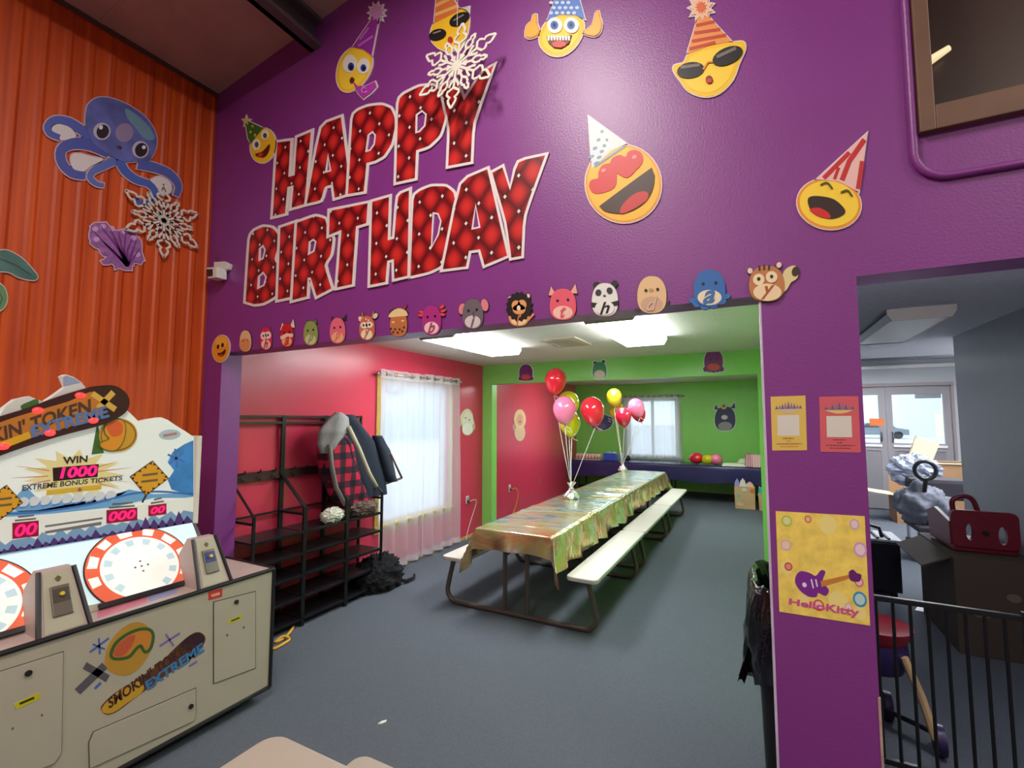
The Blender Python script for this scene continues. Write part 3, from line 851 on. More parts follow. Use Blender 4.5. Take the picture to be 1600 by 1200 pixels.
nt.links.new(tc.outputs['Object'], mp2.inputs[0]); nt.links.new(mp2.outputs[0], n2.inputs['Vector']); nt.links.new(n2.outputs[0], bp.inputs['Height']); nt.links.new(bp.outputs[0], b.inputs['Normal'])


def drape(name, label, m, x0, x1, y0, y1, z, ox, oy0, oy1, nu=44, nv=110, wave=26.0, amp=0.02, corner=0.5, seed=0.0, ox2=None, flare=0.1):
    ox2 = ox if ox2 is None else ox2
    rc = random.Random(int(seed))
    creases = [(rc.uniform(y0, y1), rc.uniform(-0.25, 0.25), rc.uniform(0.002, 0.006)) for _ in range(20 if nv > 150 else 0)]
    def fn(u, v):
        a = x0 - ox + (x1 - x0 + ox + ox2) * u; bb = y0 - oy0 + (y1 - y0 + oy0 + oy1) * v
        dx = max(0, x0 - a, a - x1); sx = -1 if a < x0 else 1
        dy = max(0, y0 - bb, bb - y1); sy = -1 if bb < y0 else 1
        x = min(max(a, x0), x1); y = min(max(bb, y0), y1)
        nz = noise.noise(Vector((a * 3, bb * 3, seed)))
        rx = dx * (amp / 0.27) * (math.sin(wave * bb + 3 * nz) + 0.5 * math.sin(wave * 0.43 * bb + 1.3)) + dx * flare
        ry = dy * (amp / 0.2) * (math.sin(wave * 0.8 * a + 2 * nz) + 0.4) + dy * flare
        mn = min(dx, dy)
        x += sx * (rx + 0.42 * mn); y += sy * (ry + 0.42 * mn)
        zz = z - max(dx, dy) - corner * mn + 0.003 * nz * (1 if dx + dy == 0 else 0)
        if dx + dy == 0:
            for (q0, q1, q2) in creases:
                zz += q2 * math.exp(-((bb - q0 - q1 * (a - x0)) / 0.022) ** 2)
            zz += 0.004 * math.exp(-((a - (x0 + x1) / 2) / 0.02) ** 2)
        if dx + dy > 0:
            zz -= 0.016 * math.sin(wave * 0.5 * (bb if dx > dy else a)) * (max(dx, dy) / 0.27)
        return (x, y, zz)
    mm = M().grid(fn, nu, nv)
    return mm.build(name, m, loc=((x0 + x1) / 2, (y0 + y1) / 2, z), smooth=True, fix=False)


c1 = drape('tablecloth', '', foil, TX - 0.386, TX + 0.386, 3.715, 6.36, 0.746, 0.29, 0.17, 0.0, nv=240, seed=2.0, wave=15, amp=0.026)
tag(c1, 'gold iridescent foil tablecloth on the near half of the row, under the near balloons', 'tablecloth')
c2 = drape('tablecloth', '', foil, TX - 0.384, TX + 0.384, 6.30, 9.22, 0.743, 0.27, 0.0, 0.2, nv=240, seed=9.0, wave=16, amp=0.024)
tag(c2, 'teal and silver iridescent foil tablecloth on the far half of the row', 'tablecloth')

# ------------------------------------------------------------------ balloons
def latex(n, rgb):
    m = bpy.data.materials.new(n); m.use_nodes = True; nt = m.node_tree; b = nt.nodes['Principled BSDF']
    b.inputs['Base Color'].default_value = L3(rgb); b.inputs['Roughness'].default_value = 0.14; b.inputs['Coat Weight'].default_value = 0.6
    b.inputs['Subsurface Weight'].default_value = 0.4; b.inputs['Subsurface Radius'].default_value = (0.12, 0.05, 0.05); b.inputs['Subsurface Scale'].default_value = 0.3
    return m


BL = {'red': latex('red_latex', (236, 44, 64)), 'pink': latex('pink_latex', (250, 130, 168)), 'yellow': latex('yellow_latex', (220, 220, 26)), 'olive': latex('olive_latex', (190, 194, 40)), 'crimson': latex('crimson_latex', (214, 36, 70))}
ribbon = mat('white_curling_ribbon', (232, 228, 220), 0.35)


def balloon(label, c, r, colr, foot, group, tilt=(0, 0)):
    t = thing('balloon', label, 'balloon', c, group)
    prof = []
    for i in range(19):
        a = math.pi * i / 18
        rr = r * math.sin(a); z = r * 1.12 * math.cos(a)
        if z < 0:
            k = -z / (r * 1.12); rr *= (1 - 0.16 * k); z *= 1.22
        prof.append((max(rr, 0.004), z))
    prof = prof[::-1]
    mm = M(); mm.lathe(prof, (0, 0, 0), 24)
    kn = M().lathe([(0.016, -r * 1.37 - 0.02), (0.006, -r * 1.36), (0.01, -r * 1.34)], (0, 0, 0), 10)
    R = Matrix.Rotation(tilt[0], 3, 'Y') @ Matrix.Rotation(tilt[1], 3, 'X')
    cv = Vector(c)
    for q in (mm, kn):
        q.v = [tuple(R @ Vector(p) + cv) for p in q.v]
    mm.build('skin', colr, parent=t, smooth=True); kn.build('knot', colr, parent=t, smooth=True)
    if foot is not None:
        k = R @ Vector((0, 0, -r * 1.36)) + cv; f = Vector(foot)
        mid = k.lerp(f, 0.5) + Vector((0.01 * random.uniform(-1, 1), 0.01 * random.uniform(-1, 1), -0.02))
        pts = [tuple(k), tuple(k.lerp(mid, 0.5)), tuple(mid), tuple(mid.lerp(f, 0.5)), tuple(f)]
        M().tube(pts, 0.0045, 6).build('ribbon', ribbon, parent=t, smooth=True)
        cl = [tuple(k + Vector((0.012 * s + 0.012 * math.sin(s * 1.4), 0.0, -0.004 - 0.007 * s))) for s in range(7)]
        M().tube(cl, 0.003, 5).build('ribbon_tail', ribbon, parent=t, smooth=True)
    return t


def weight(label, c, r):
    t = thing('balloon_weight', label, 'balloon weight', c)
    mm = M().lathe([(r * 0.9, 0), (r, r * 0.35), (r * 0.75, r * 0.8), (r * 0.3, r * 1.2), (r * 0.22, r * 1.5), (r * 0.55, r * 2.1), (r * 0.1, r * 1.6)], c, 26)
    mm.v = [(p[0] + 0.25 * r * noise.noise(Vector(p) * 38), p[1] + 0.25 * r * noise.noise(Vector(p) * 38 + Vector((5, 0, 0))), max(c[2], p[2] + 0.2 * r * noise.noise(Vector(p) * 30))) for p in mm.v]
    mm.build('foil_wrap', mat('silver_crinkle_foil', (226, 228, 224), 0.2, metal=0.7), parent=t, smooth=False)
    M().tube([(c[0] + r * 0.3 * math.cos(a), c[1] + r * 0.3 * math.sin(a), c[2] + r * 1.32) for a in np.linspace(0, 6.283, 12)[:-1]], 0.006, 6, closed=True).build('tie', ribbon, parent=t)


W1 = (-2.076, 5.60, 0.748); W2 = (-2.30, 9.0, 0.746)
weight('crinkled silver foil weight under the near balloon bunch', W1, 0.095)
weight('crinkled silver foil weight under the far balloon bunch', W2, 0.085)
f1 = (W1[0], W1[1], W1[2] + 0.13); f2 = (W2[0], W2[1], W2[2] + 0.12)
gb1 = 'balloons of the near bunch'; gb2 = 'balloons of the far bunch'


def bpos(x, y, Y):
    return tuple(Plane((0, Y, 0), (0, -1, 0)).at(x, y))


balloon('red balloon highest in the near bunch', bpos(868, 594, 5.62), 0.140, BL['red'], f1, gb1, (0.1, 0))
balloon('yellow balloon in the near bunch, behind the pink one, upper', bpos(888, 630, 5.86), 0.145, BL['yellow'], f1, gb1)
balloon('pink balloon at the front of the near bunch', bpos(882, 639, 5.42), 0.143, BL['pink'], f1, gb1)
balloon('yellow balloon lowest in the near bunch', bpos(890, 660, 5.72), 0.140, BL['yellow'], f1, gb1, (-0.15, 0))
balloon('red balloon on the right of the near bunch', bpos(925.5, 641, 5.60), 0.148, BL['red'], f1, gb1, (-0.2, 0))
balloon('olive yellow balloon highest in the far bunch', bpos(959.5, 620, 9.0), 0.148, BL['olive'], f2, gb2)
balloon('olive yellow balloon lower in the far bunch, behind the crimson one', bpos(964, 641, 9.25), 0.148, BL['olive'], f2, gb2)
balloon('crimson balloon at the front of the far bunch', bpos(974, 650, 8.75), 0.147, BL['crimson'], f2, gb2, (-0.1, 0))
balloon('dusty pink balloon on the right of the far bunch, before the window', bpos(994, 636, 8.95), 0.150, BL['pink'], f2, gb2, (-0.35, 0))
balloon('crimson balloon peeping out behind the dusty pink one', bpos(997, 645, 9.25), 0.14, BL['crimson'], f2, gb2, (-0.35, 0))

# ------------------------------------------------------------------ gift counter along the far wall
for i, (x0, x1) in enumerate(((-3.94, -1.90), (-1.86, 0.24))):
    t = thing('folding_table', ['left folding table under the navy cloth along the far wall', 'right folding table under the navy cloth along the far wall'][i], 'table', ((x0 + x1) / 2, 10.87, 0), 'folding tables along the far wall')
    M().box(x0, 10.5, 0.73, x1, 11.24, 0.77).build('tabletop', plank, parent=t, bevel=0.008)
    for x in (x0 + 0.2, x1 - 0.2):
        for yy in (10.62, 11.12):
            M().tube([(x, yy, 0), (x, yy, 0.735)], 0.014, 8).build('leg', blackm, parent=t)
navypl = mat('navy_plastic_cloth', (44, 42, 92), 0.25, bump=0.35, bscale=9)
cc = drape('navy_tablecloth', '', navypl, -3.95, 0.25, 10.48, 11.26, 0.776, 0.02, 0.34, 0.08, nu=120, nv=24, wave=9, amp=0.006, seed=4, flare=0.03)
tag(cc, 'shiny navy plastic tablecloth over the long counter by the far window', 'tablecloth')
CZ = 0.779
for (x, lab, cn, rr) in ((1088.5, 'red balloon lying on the navy counter', 'red', 0.118), (1105, 'lime balloon lying on the navy counter between the red and the pink one', 'yellow', 0.102), (1119, 'pink balloon lying on the navy counter', 'pink', 0.112)):
    p = Plane((0, 10.75, 0), (0, -1, 0)).at(x, 715)
    balloon(lab, (p[0], 10.75, CZ + rr * 1.02), rr, BL[cn], None, 'balloons lying on the navy counter', (1.45, 0.3))
t = thing('cupcake_tray', 'clear tray of pink frosted cupcakes at the left end of the navy counter', 'tray', (-3.55, 10.72, CZ))
M().box(-3.85, 10.6, CZ, -3.22, 10.85, CZ + 0.02).build('tray', mat('clear_tray', (206, 170, 170), 0.2), parent=t)
for i in range(8):
    for j in range(2):
        c = (-3.8 + i * 0.075, 10.67 + j * 0.1, CZ + 0.02)
        k = M().lathe([(0.028, 0), (0.037, 0.05), (0.04, 0.055), (0.036, 0.09), (0.012, 0.12)], c, 10).build('cupcake', mat('pink_frosting', (238, 196, 186), 0.6), parent=t, smooth=True)
t = thing('blue_gift_bag', 'shiny blue gift bag lying on the counter left of the far window', 'gift bag', (-3.0, 10.72, CZ))
M().box(-3.16, 10.62, CZ, -2.86, 10.82, CZ + 0.17).build('bag', mat('shiny_blue_paper', (52, 84, 190), 0.25, bump=0.4, bscale=18), parent=t, bevel=0.02)
M().prism([[(-3.14, 0.17), (-3.05, 0.2), (-2.98, 0.175), (-2.92, 0.205), (-2.87, 0.17)]], lambda p: (p[0], 10.66, CZ + p[1]), lambda p: (p[0], 10.76, CZ + p[1])).build('tissue', mat('pale_blue_tissue', (168, 200, 230), 0.7), parent=t)
t = thing('paper_cup_stack', 'stack of pale blue paper cups on the counter before the far window', 'cups', (-2.74, 10.72, CZ))
M().lathe([(0.05, 0), (0.06, 0.17), (0.066, 0.175), (0.05, 0.16)], (-2.75, 10.72, CZ), 16).build('cups', mat('pale_blue_paper_cup', (200, 216, 240), 0.5), parent=t, smooth='auto')
t = thing('dark_ball', 'small dark shiny ball by the paper cups', 'ball', (-2.62, 10.7, CZ))
M().ball((-2.62, 10.7, CZ + 0.07), 0.07, 14, 10).build('ball', mat('dark_blue_gloss', (30, 34, 60), 0.15), parent=t, smooth=True)
t = thing('napkin_stack', 'flat stack of white napkins on the right of the navy counter', 'napkins', (-0.42, 10.62, CZ))
for i in range(4):
    M().box(-0.66 + 0.01 * i, 10.5 + 0.008 * i, CZ + 0.014 * i, -0.22 - 0.012 * i, 10.75 - 0.006 * i, CZ + 0.014 * (i + 1)).build('napkin', mat('cream_napkin', (226, 224, 206), 0.8), parent=t)
t = thing('paper_plates', 'loose white paper plates behind the pink balloon', 'plates', (-0.75, 10.8, CZ))
for i in range(3):
    M().lathe([(0.06, 0.0), (0.11, 0.012), (0.108, 0.014), (0.06, 0.004)], (-0.72, 10.82, CZ + 0.012 * i), 18).build('plate', mat('white_paper_plate', (232, 232, 220), 0.7), parent=t)
t = thing('paper_bowl', 'upturned pale green paper bowl behind the napkins', 'bowl', (-0.28, 10.95, CZ))
M().lathe([(0.12, 0), (0.11, 0.06), (0.07, 0.12), (0.03, 0.13)], (-0.28, 10.95, CZ), 18).build('bowl', mat('pale_green_paper', (214, 226, 196), 0.7), parent=t, smooth=True)
stripe = mat('pink_striped_card', (206, 130, 144), 0.6)
for i, (x, y, wdt, h, cl, lab) in enumerate(((-0.16, 10.62, 0.11, 0.27, (190, 110, 130), 'darker pink striped party bag, leftmost on the counter'), (-0.03, 10.56, 0.14, 0.26, (226, 172, 178), 'pale pink striped party bag in the middle'), (0.12, 10.58, 0.1, 0.26, (224, 104, 116), 'salmon pink party bag next to the green post'))):
    t = thing('party_bag', lab, 'party bag', (x, y, CZ), 'pink party bags at the right end of the counter')
    M().prism([[(-wdt / 2, 0), (wdt / 2, 0), (wdt / 2 + 0.01, h), (wdt / 4, h - 0.02), (0, h), (-wdt / 4, h - 0.02), (-wdt / 2 - 0.01, h)]], lambda p: (x + p[0], y - 0.04, CZ + p[1]), lambda p: (x + p[0], y + 0.04, CZ + p[1])).build('bag', mat('party_bag_%d' % i, cl, 0.6), parent=t)
    for k in range(3):
        xx = x - wdt / 2 + wdt * (k + 0.5) / 3 - 0.006
        M().box(xx, y - 0.0415, CZ + 0.005, xx + 0.013, y - 0.0395, CZ + h - 0.03).build('stripe', flat((240, 206, 206)), parent=t)

# gift bags on the floor
kraft = mat('kraft_paper', (200, 166, 126), 0.75, var=0.06)
t = thing('kraft_gift_bag', 'kraft paper gift bag with coloured tissue on the floor under the counter', 'gift bag', (-0.24, 10.3, 0))
M().prism([[(-0.425, 0), (-0.075, 0), (-0.07, 0.42), (-0.43, 0.42)]], lambda p: (p[0], 10.22, p[1]), lambda p: (p[0], 10.4, p[1])).build('bag', kraft, parent=t, bevel=0.006)
for (x, z, wd, h, cl) in ((-0.38, 0.41, 0.1, 0.16, (150, 140, 206)), (-0.28, 0.41, 0.13, 0.17, (226, 214, 214)), (-0.16, 0.41, 0.16, 0.11, (236, 190, 180))):
    M().prism([[(x - wd / 2, z), (x + wd / 2, z), (x + wd * 0.3, z + h * 0.7), (x, z + h), (x - wd * 0.35, z + h * 0.6)]], lambda p: (p[0], 10.27, p[1]), lambda p: (p[0], 10.34, p[1])).build('tissue_paper', flat(cl), parent=t)
for (x, z, rx, rz, cl) in ((-0.36, 0.24, 0.045, 0.03, (130, 170, 160)), (-0.26, 0.37, 0.05, 0.03, (200, 206, 206)), (-0.12, 0.35, 0.04, 0.045, (224, 110, 70)), (-0.34, 0.08, 0.07, 0.008, (226, 214, 190)), (-0.34, 0.11, 0.07, 0.006, (226, 214, 190))):
    M().prism([[(x + rx * math.cos(a * 0.5236), z + rz * math.sin(a * 0.5236)) for a in range(12)]], lambda p: (p[0], 10.222, p[1]), lambda p: (p[0], 10.218, p[1])).build('printed_mark', flat(cl), parent=t)
t = thing('small_gift_bag', 'smaller kraft gift bag with turquoise tissue beside the green post', 'gift bag', (0.08, 10.25, 0))
M().prism([[(-0.01, 0), (0.16, 0), (0.165, 0.33), (-0.02, 0.33)]], lambda p: (p[0], 10.17, p[1]), lambda p: (p[0], 10.32, p[1])).build('bag', kraft, parent=t, bevel=0.006)
M().ball((0.05, 10.22, 0.37), (0.07, 0.05, 0.07), 14, 10, lambda d: 1 + 0.2 * noise.noise(d * 6)).build('tissue_paper', flat((40, 160, 196)), parent=t)
M().prism([[(0.0, 0.33), (0.14, 0.33), (0.12, 0.44), (0.05, 0.40), (-0.01, 0.45)]], lambda p: (p[0], 10.26, p[1]), lambda p: (p[0], 10.29, p[1])).build('tissue_paper', flat((230, 220, 206)), parent=t)

# ------------------------------------------------------------------ outlets, cords
def outlet(label, pl, x, y, plate=(226, 222, 214), plug=None):
    c = pl.at(x, y, 0); t = thing('wall_outlet', label, 'outlet', tuple(c))
    ux = np.cross((0, 0, 1), pl.n); up = np.array((0, 0, 1.0))
    f = lambda h: (lambda p: tuple(c + ux * p[0] + up * p[1] + pl.n * h))
    M().prism([rrect(0.036, 0.058, 0.006, 2)], f(0), f(0.006)).build('cover_plate', mat('plate_%d' % plate[0], plate, 0.4), parent=t)
    for z in (-0.02, 0.02):
        M().prism([rrect(0.016, 0.014, 0.005, 2, 0, z)], f(0.005), f(0.0085)).build('socket', mat('socket_grey', (120, 112, 110), 0.4), parent=t)
    if plug:
        M().prism([rrect(0.02, 0.022, 0.005, 2, 0.0, -0.02)], f(0.0085), f(0.045)).build('plug', mat('plug_%d' % plug[0], plug, 0.4), parent=t)
    return c, ux, up


c, ux, up = outlet('white outlet with a charger plugged in, low on the red wall right of the curtain', WR, 730, 781, plug=(70, 70, 80))
pts = [c + WR.n * 0.045 - up * 0.02, c + WR.n * 0.09 + ux * 0.05 - up * 0.0, c + WR.n * 0.09 + ux * 0.11 - up * 0.05, c + WR.n * 0.05 + ux * 0.02 - up * 0.3, c + WR.n * 0.04 - ux * 0.07 - up * 0.5, c + WR.n * 0.06 - ux * 0.1 - up * 0.545]
tag(M().tube(sm([tuple(p) for p in pts], 5, False), 0.006, 6).build('charger_cable', mat('white_cable', (220, 200, 200), 0.5), loc=tuple(c), smooth=True), 'thin white charger cable hanging from the outlet by the curtain', 'cable')
c, ux, up = outlet('white outlet with a yellow cord on the red alcove wall', WA, 796, 763, plug=(90, 90, 90))
pts = [c + WA.n * 0.04 - up * 0.02, c + WA.n * 0.1 + ux * 0.04, c + WA.n * 0.11 + ux * 0.12 - up * 0.1, c + WA.n * 0.08 + ux * 0.1 - up * 0.28, c + WA.n * 0.06 - ux * 0.03 - up * 0.46, c + WA.n * 0.07 - ux * 0.1 - up * (c[2] - 0.008)]
tag(M().tube(sm([tuple(p) for p in pts], 5, False), 0.009, 6).build('extension_cord', mat('yellow_cord', (214, 160, 50), 0.5), loc=tuple(c), smooth=True), 'yellow extension cord plugged into the alcove outlet', 'cord')
outlet('greyish outlet farther along the red alcove wall, nothing plugged in', WA, 843, 752, (150, 110, 118))
pts = [(-3.62, 2.72, 0.012), (-3.5, 2.76, 0.012), (-3.40, 2.64, 0.012), (-3.36, 2.56, 0.012), (-3.37, 2.50, 0.012), (-3.36, 2.57, 0.03), (-3.31, 2.585, 0.012), (-3.29, 2.53, 0.012), (-3.28, 2.45, 0.012), (-3.3, 2.40, 0.012), (-3.33, 2.36, 0.012)]
tag(M().tube(sm(pts, 5, False), 0.011, 8).build('extension_cord', MATS['yellow_cord'], loc=(-3.3, 2.5, 0), smooth=True), 'yellow extension cord looped on the carpet behind the game cabinet', 'cord')
tag(M().prism([[(0, 0), (0.018, 0.012), (0.03, 0.035), (0.022, 0.05), (0.004, 0.03)]], lambda p: (-1.975 + p[0], 2.14 + p[1], 0.001), lambda p: (-1.975 + p[0], 2.14 + p[1], 0.006)).build('paper_scrap', mat('white_scrap', (226, 226, 214), 0.8), loc=(-1.96, 2.16, 0)), 'tiny white scrap of paper on the carpet', 'scrap')

# ------------------------------------------------------------------ trash can behind the pillar
t = thing('trash_can', 'tall black trash can behind the purple pillar', 'trash can', (0.10, 2.75, 0))
bx0 = M()
def ringrect(hx, hy, z, r=0.05, cx=0.10, cy=2.75):
    return [(p[0] + cx, p[1] + cy, z) for p in rrect(hx, hy, r, 4)]
rings = [ringrect(0.115, 0.19, 0.0), ringrect(0.135, 0.24, 0.9), ringrect(0.14, 0.245, 0.9), ringrect(0.14, 0.245, 0.93), ringrect(0.125, 0.23, 0.93), ringrect(0.12, 0.22, 0.5)]
k = len(rings[0]); vs = [p for r in rings for p in r]
fs = [(i * k + j, i * k + (j + 1) % k, (i + 1) * k + (j + 1) % k, (i + 1) * k + j) for i in range(len(rings) - 1) for j in range(k)] + [tuple(range(k))[::-1], tuple((len(rings) - 1) * k + j for j in range(k))]
M().add(vs, fs).build('bin', blackpl, parent=t, smooth='auto')
linm = mat('black_bin_liner', (18, 18, 24), 0.12, bump=0.5, bscale=22)
def liner(u, v):
    n = 4 * 24; a = 2 * math.pi * u
    zs = np.interp(v, [0, 0.2, 0.3, 0.4, 0.75, 1.0], [0.72, 0.93, 0.965, 0.94, 0.66, 0.56]); of = np.interp(v, [0, 0.2, 0.3, 0.4, 0.75, 1.0], [-0.04, -0.02, 0.005, 0.02, 0.05, 0.03])
    hx, hy = 0.14 + of, 0.245 + of; e = 0.5
    x = hx * math.copysign(abs(math.cos(a)) ** e, math.cos(a)); y = hy * math.copysign(abs(math.sin(a)) ** e, math.sin(a))
    nn = noise.noise(Vector((x * 14, y * 14, zs * 9))) * 0.03 * (0.4 + v) + 0.003 * math.sin(a * 13 + v * 4)
    x += nn * math.cos(a); y += nn * math.sin(a)
    if math.cos(a) < 0: zs = zs - (0.1 if v > 0.5 else 0) * abs(math.cos(a)) * 0.6
    return (min(0.10 + x, 0.278), 2.75 + y, zs + 0.02 * noise.noise(Vector((a * 3, v * 3, 1))))
M().grid(liner, 96, 14).build('liner', linm, parent=t, smooth=True, fix=True)
M().grid(lambda u, v: (-0.055 - 0.07 * v + 0.03 * math.sin(u * 3), 2.58 + 0.10 * u * (1 - 0.5 * v), 0.70 - 0.22 * v + 0.015 * math.sin(9 * u)), 8, 8).build('liner_flap', linm, parent=t, smooth=True, fix=False)
# ------------------------------------------------------------------ HAPPY BIRTHDAY letters
quilt = bpy.data.materials.new('red_tufted_print'); quilt.use_nodes = True
nt = quilt.node_tree; b = nt.nodes['Principled BSDF']; b.inputs['Roughness'].default_value = 0.4


def nmath(op, a, bb=None):
    n = nt.nodes.new('ShaderNodeMath'); n.operation = op
    for i, v in enumerate((a, bb)):
        if v is None: continue
        if isinstance(v, (int, float)): n.inputs[i].default_value = v
        else: nt.links.new(v, n.inputs[i])
    return n.outputs[0]


gp = nt.nodes.new('ShaderNodeNewGeometry'); sx = nt.nodes.new('ShaderNodeSeparateXYZ'); nt.links.new(gp.outputs['Position'], sx.inputs[0])
u_ = nmath('MULTIPLY', sx.outputs[0], math.pi / 0.165); v_ = nmath('MULTIPLY', sx.outputs[2], math.pi / 0.195)
A_ = nmath('ABSOLUTE', nmath('SINE', nmath('ADD', u_, v_))); B_ = nmath('ABSOLUTE', nmath('SINE', nmath('SUBTRACT', u_, v_)))
puff = nmath('POWER', nmath('MULTIPLY', A_, B_), 0.6)
cr = nt.nodes.new('ShaderNodeValToRGB'); e = cr.color_ramp.elements
e[0].color = L3((66, 8, 16)); e[1].color = L3((214, 44, 40)); e.new(0.5).color = L3((138, 14, 22))
nt.links.new(puff, cr.inputs[0])
# glitter seams between the tufts
vz = nt.nodes.new('ShaderNodeTexNoise'); vz.inputs['Scale'].default_value = 90
mn = nmath('MINIMUM', A_, B_); mxx = nmath('MAXIMUM', A_, B_)
stud = nmath('LESS_THAN', mxx, 0.2)
mix = nt.nodes.new('ShaderNodeMix'); mix.data_type = 'RGBA'; nt.links.new(stud, mix.inputs[0]); nt.links.new(cr.outputs[0], mix.inputs[6]); mix.inputs[7].default_value = L3((226, 220, 214))
nt.links.new(mix.outputs[2], b.inputs['Base Color'])


def LP(pts):
    return [(360 + x / 2.857, 80 + y / 2.857) for (x, y) in pts]


LET = [
    ('letter_h', 'first letter H of HAPPY, red tufted print with white edge', [(213, 410), (271, 402), (262, 563), (290, 556), (302, 388), (362, 363), (334, 684), (277, 700), (286, 600), (258, 608), (247, 725), (193, 738)], None),
    ('letter_a', 'letter A of HAPPY, red tufted print, between the H and the P', [(410, 330), (497, 298), (541, 634), (470, 656), (462, 596), (425, 606), (408, 668), (345, 682)], [(440, 455), (455, 538), (425, 547)]),
    ('letter_p', 'first letter P of HAPPY, next to its A', [(550, 292), (575, 268), (620, 250), (680, 243), (720, 258), (738, 300), (738, 350), (722, 420), (690, 470), (650, 492), (612, 502), (600, 628), (530, 640)], [(617, 376), (640, 358), (655, 378), (650, 420), (630, 448), (606, 455)]),
    ('letter_p', 'second letter P of HAPPY, next to the Y', [(755, 222), (780, 196), (850, 162), (910, 158), (948, 180), (964, 230), (962, 310), (940, 380), (890, 428), (834, 446), (828, 570), (745, 588)], [(832, 287), (860, 266), (882, 285), (876, 338), (850, 366), (830, 372)]),
    ('letter_y', 'letter Y of HAPPY, its top behind the paper snowflake', [(945, 166), (1012, 138), (1048, 225), (1132, 100), (1180, 70), (1086, 325), (1078, 497), (978, 516), (986, 350)], None),
    ('letter_b', 'letter B that starts BIRTHDAY', [(90, 830), (110, 803), (150, 785), (190, 790), (214, 815), (218, 870), (198, 930), (222, 970), (230, 1040), (205, 1095), (150, 1125), (110, 1130), (72, 1118)], [[(130, 882), (150, 864), (162, 888), (152, 928), (128, 940)], [(126, 1006), (150, 984), (167, 1008), (156, 1048), (122, 1065)]]),
    ('letter_i', 'letter I of BIRTHDAY', [(228, 790), (292, 768), (272, 1098), (216, 1110)], None),
    ('letter_r', 'letter R of BIRTHDAY', [(303, 768), (385, 738), (428, 750), (440, 800), (462, 838), (452, 912), (422, 956), (455, 1060), (390, 1094), (364, 1012), (350, 1012), (345, 1096), (282, 1112)], [(355, 852), (376, 838), (390, 852), (381, 896), (350, 914)]),
    ('letter_t', 'letter T of BIRTHDAY', [(450, 716), (618, 682), (612, 770), (566, 784), (548, 1042), (482, 1056), (502, 800), (446, 822)], None),
    ('letter_h', 'letter H of BIRTHDAY, between the T and the D', [(640, 676), (714, 655), (708, 848), (738, 840), (754, 645), (803, 625), (796, 1004), (738, 1018), (736, 930), (706, 938), (698, 1032), (630, 1045)], None),
    ('letter_d', 'letter D of BIRTHDAY', [(820, 650), (850, 625), (900, 605), (965, 605), (1000, 632), (1012, 720), (988, 860), (948, 958), (890, 986), (808, 1005)], [(905, 720), (932, 724), (946, 760), (934, 822), (897, 888)]),
    ('letter_a', 'letter A of BIRTHDAY, overlapping the D', [(1032, 580), (1150, 530), (1238, 914), (1138, 956), (1118, 886), (1068, 893), (1055, 962), (952, 975)], [(1098, 680), (1120, 790), (1078, 800)]),
    ('letter_y', 'letter Y that ends BIRTHDAY', [(1173, 546), (1218, 522), (1252, 626), (1287, 495), (1408, 469), (1310, 738), (1302, 916), (1258, 924), (1238, 770)], None),
]
def soft(pts):
    """round off only the shallow corners (bowls of P, B, D, R)"""
    out = []; n = len(pts)
    for i in range(n):
        p0, p, p2 = Vector(pts[i - 1]), Vector(pts[i]), Vector(pts[(i + 1) % n])
        a = (p - p0).normalized().dot((p2 - p).normalized())
        if a > 0.45:
            for t in (0.34, 0.67, 1.0):
                q = t * 0.5
            out += [tuple(p.lerp(p0, 0.3) * 0.94 + p * 0.06), tuple(p * 0.9 + (p0 + p2) * 0.05), tuple(p.lerp(p2, 0.3) * 0.94 + p * 0.06)]
        else:
            out.append(tuple(p))
    return out


whiteb = mat('white_foam_board', (228, 218, 218), 0.5)
for i, (nm, lab, out, holes) in enumerate(LET):
    out = soft(LP(out)); hs = [] if holes is None else ([LP(holes)] if not isinstance(holes[0], list) else [LP(h) for h in holes])
    h0 = 0.0015 * (i % 5)
    c = WF.at(*np.mean(np.array(out), axis=0), 0)
    r = cut_slab(WF, [[grow(out, 4.2)] + [grow(h, -2.6) for h in hs]], 0.006, h0).build(nm, whiteb, loc=c)
    tag(r, lab, 'letter', 'letters of the Happy Birthday sign')
    M().prism([out] + hs, WF.fn(h0 + 0.0055), WF.fn(h0 + 0.0068)).build('printed_face', quilt, parent=r)

# ------------------------------------------------------------------ party emoji cutouts
YEL, YEL2, ORG_ = (246, 196, 40), (252, 212, 62), (236, 150, 40)
GE = 'party emoji cutouts on the purple wall'
WHT, BLK = (238, 236, 232), (26, 22, 24)


def S(pts, sc_, ox, oy):
    return [(ox + x / sc_, oy + y / sc_) for (x, y) in pts]


def fluff(cx, cy, r, n=11, d=0.35):
    return [(cx + r * (1 + (d if i % 2 else -d * 0.4)) * math.cos(i * math.pi / n), cy + r * 1.15 * (1 + (d if i % 2 else -d * 0.4)) * math.sin(i * math.pi / n)) for i in range(2 * n)]


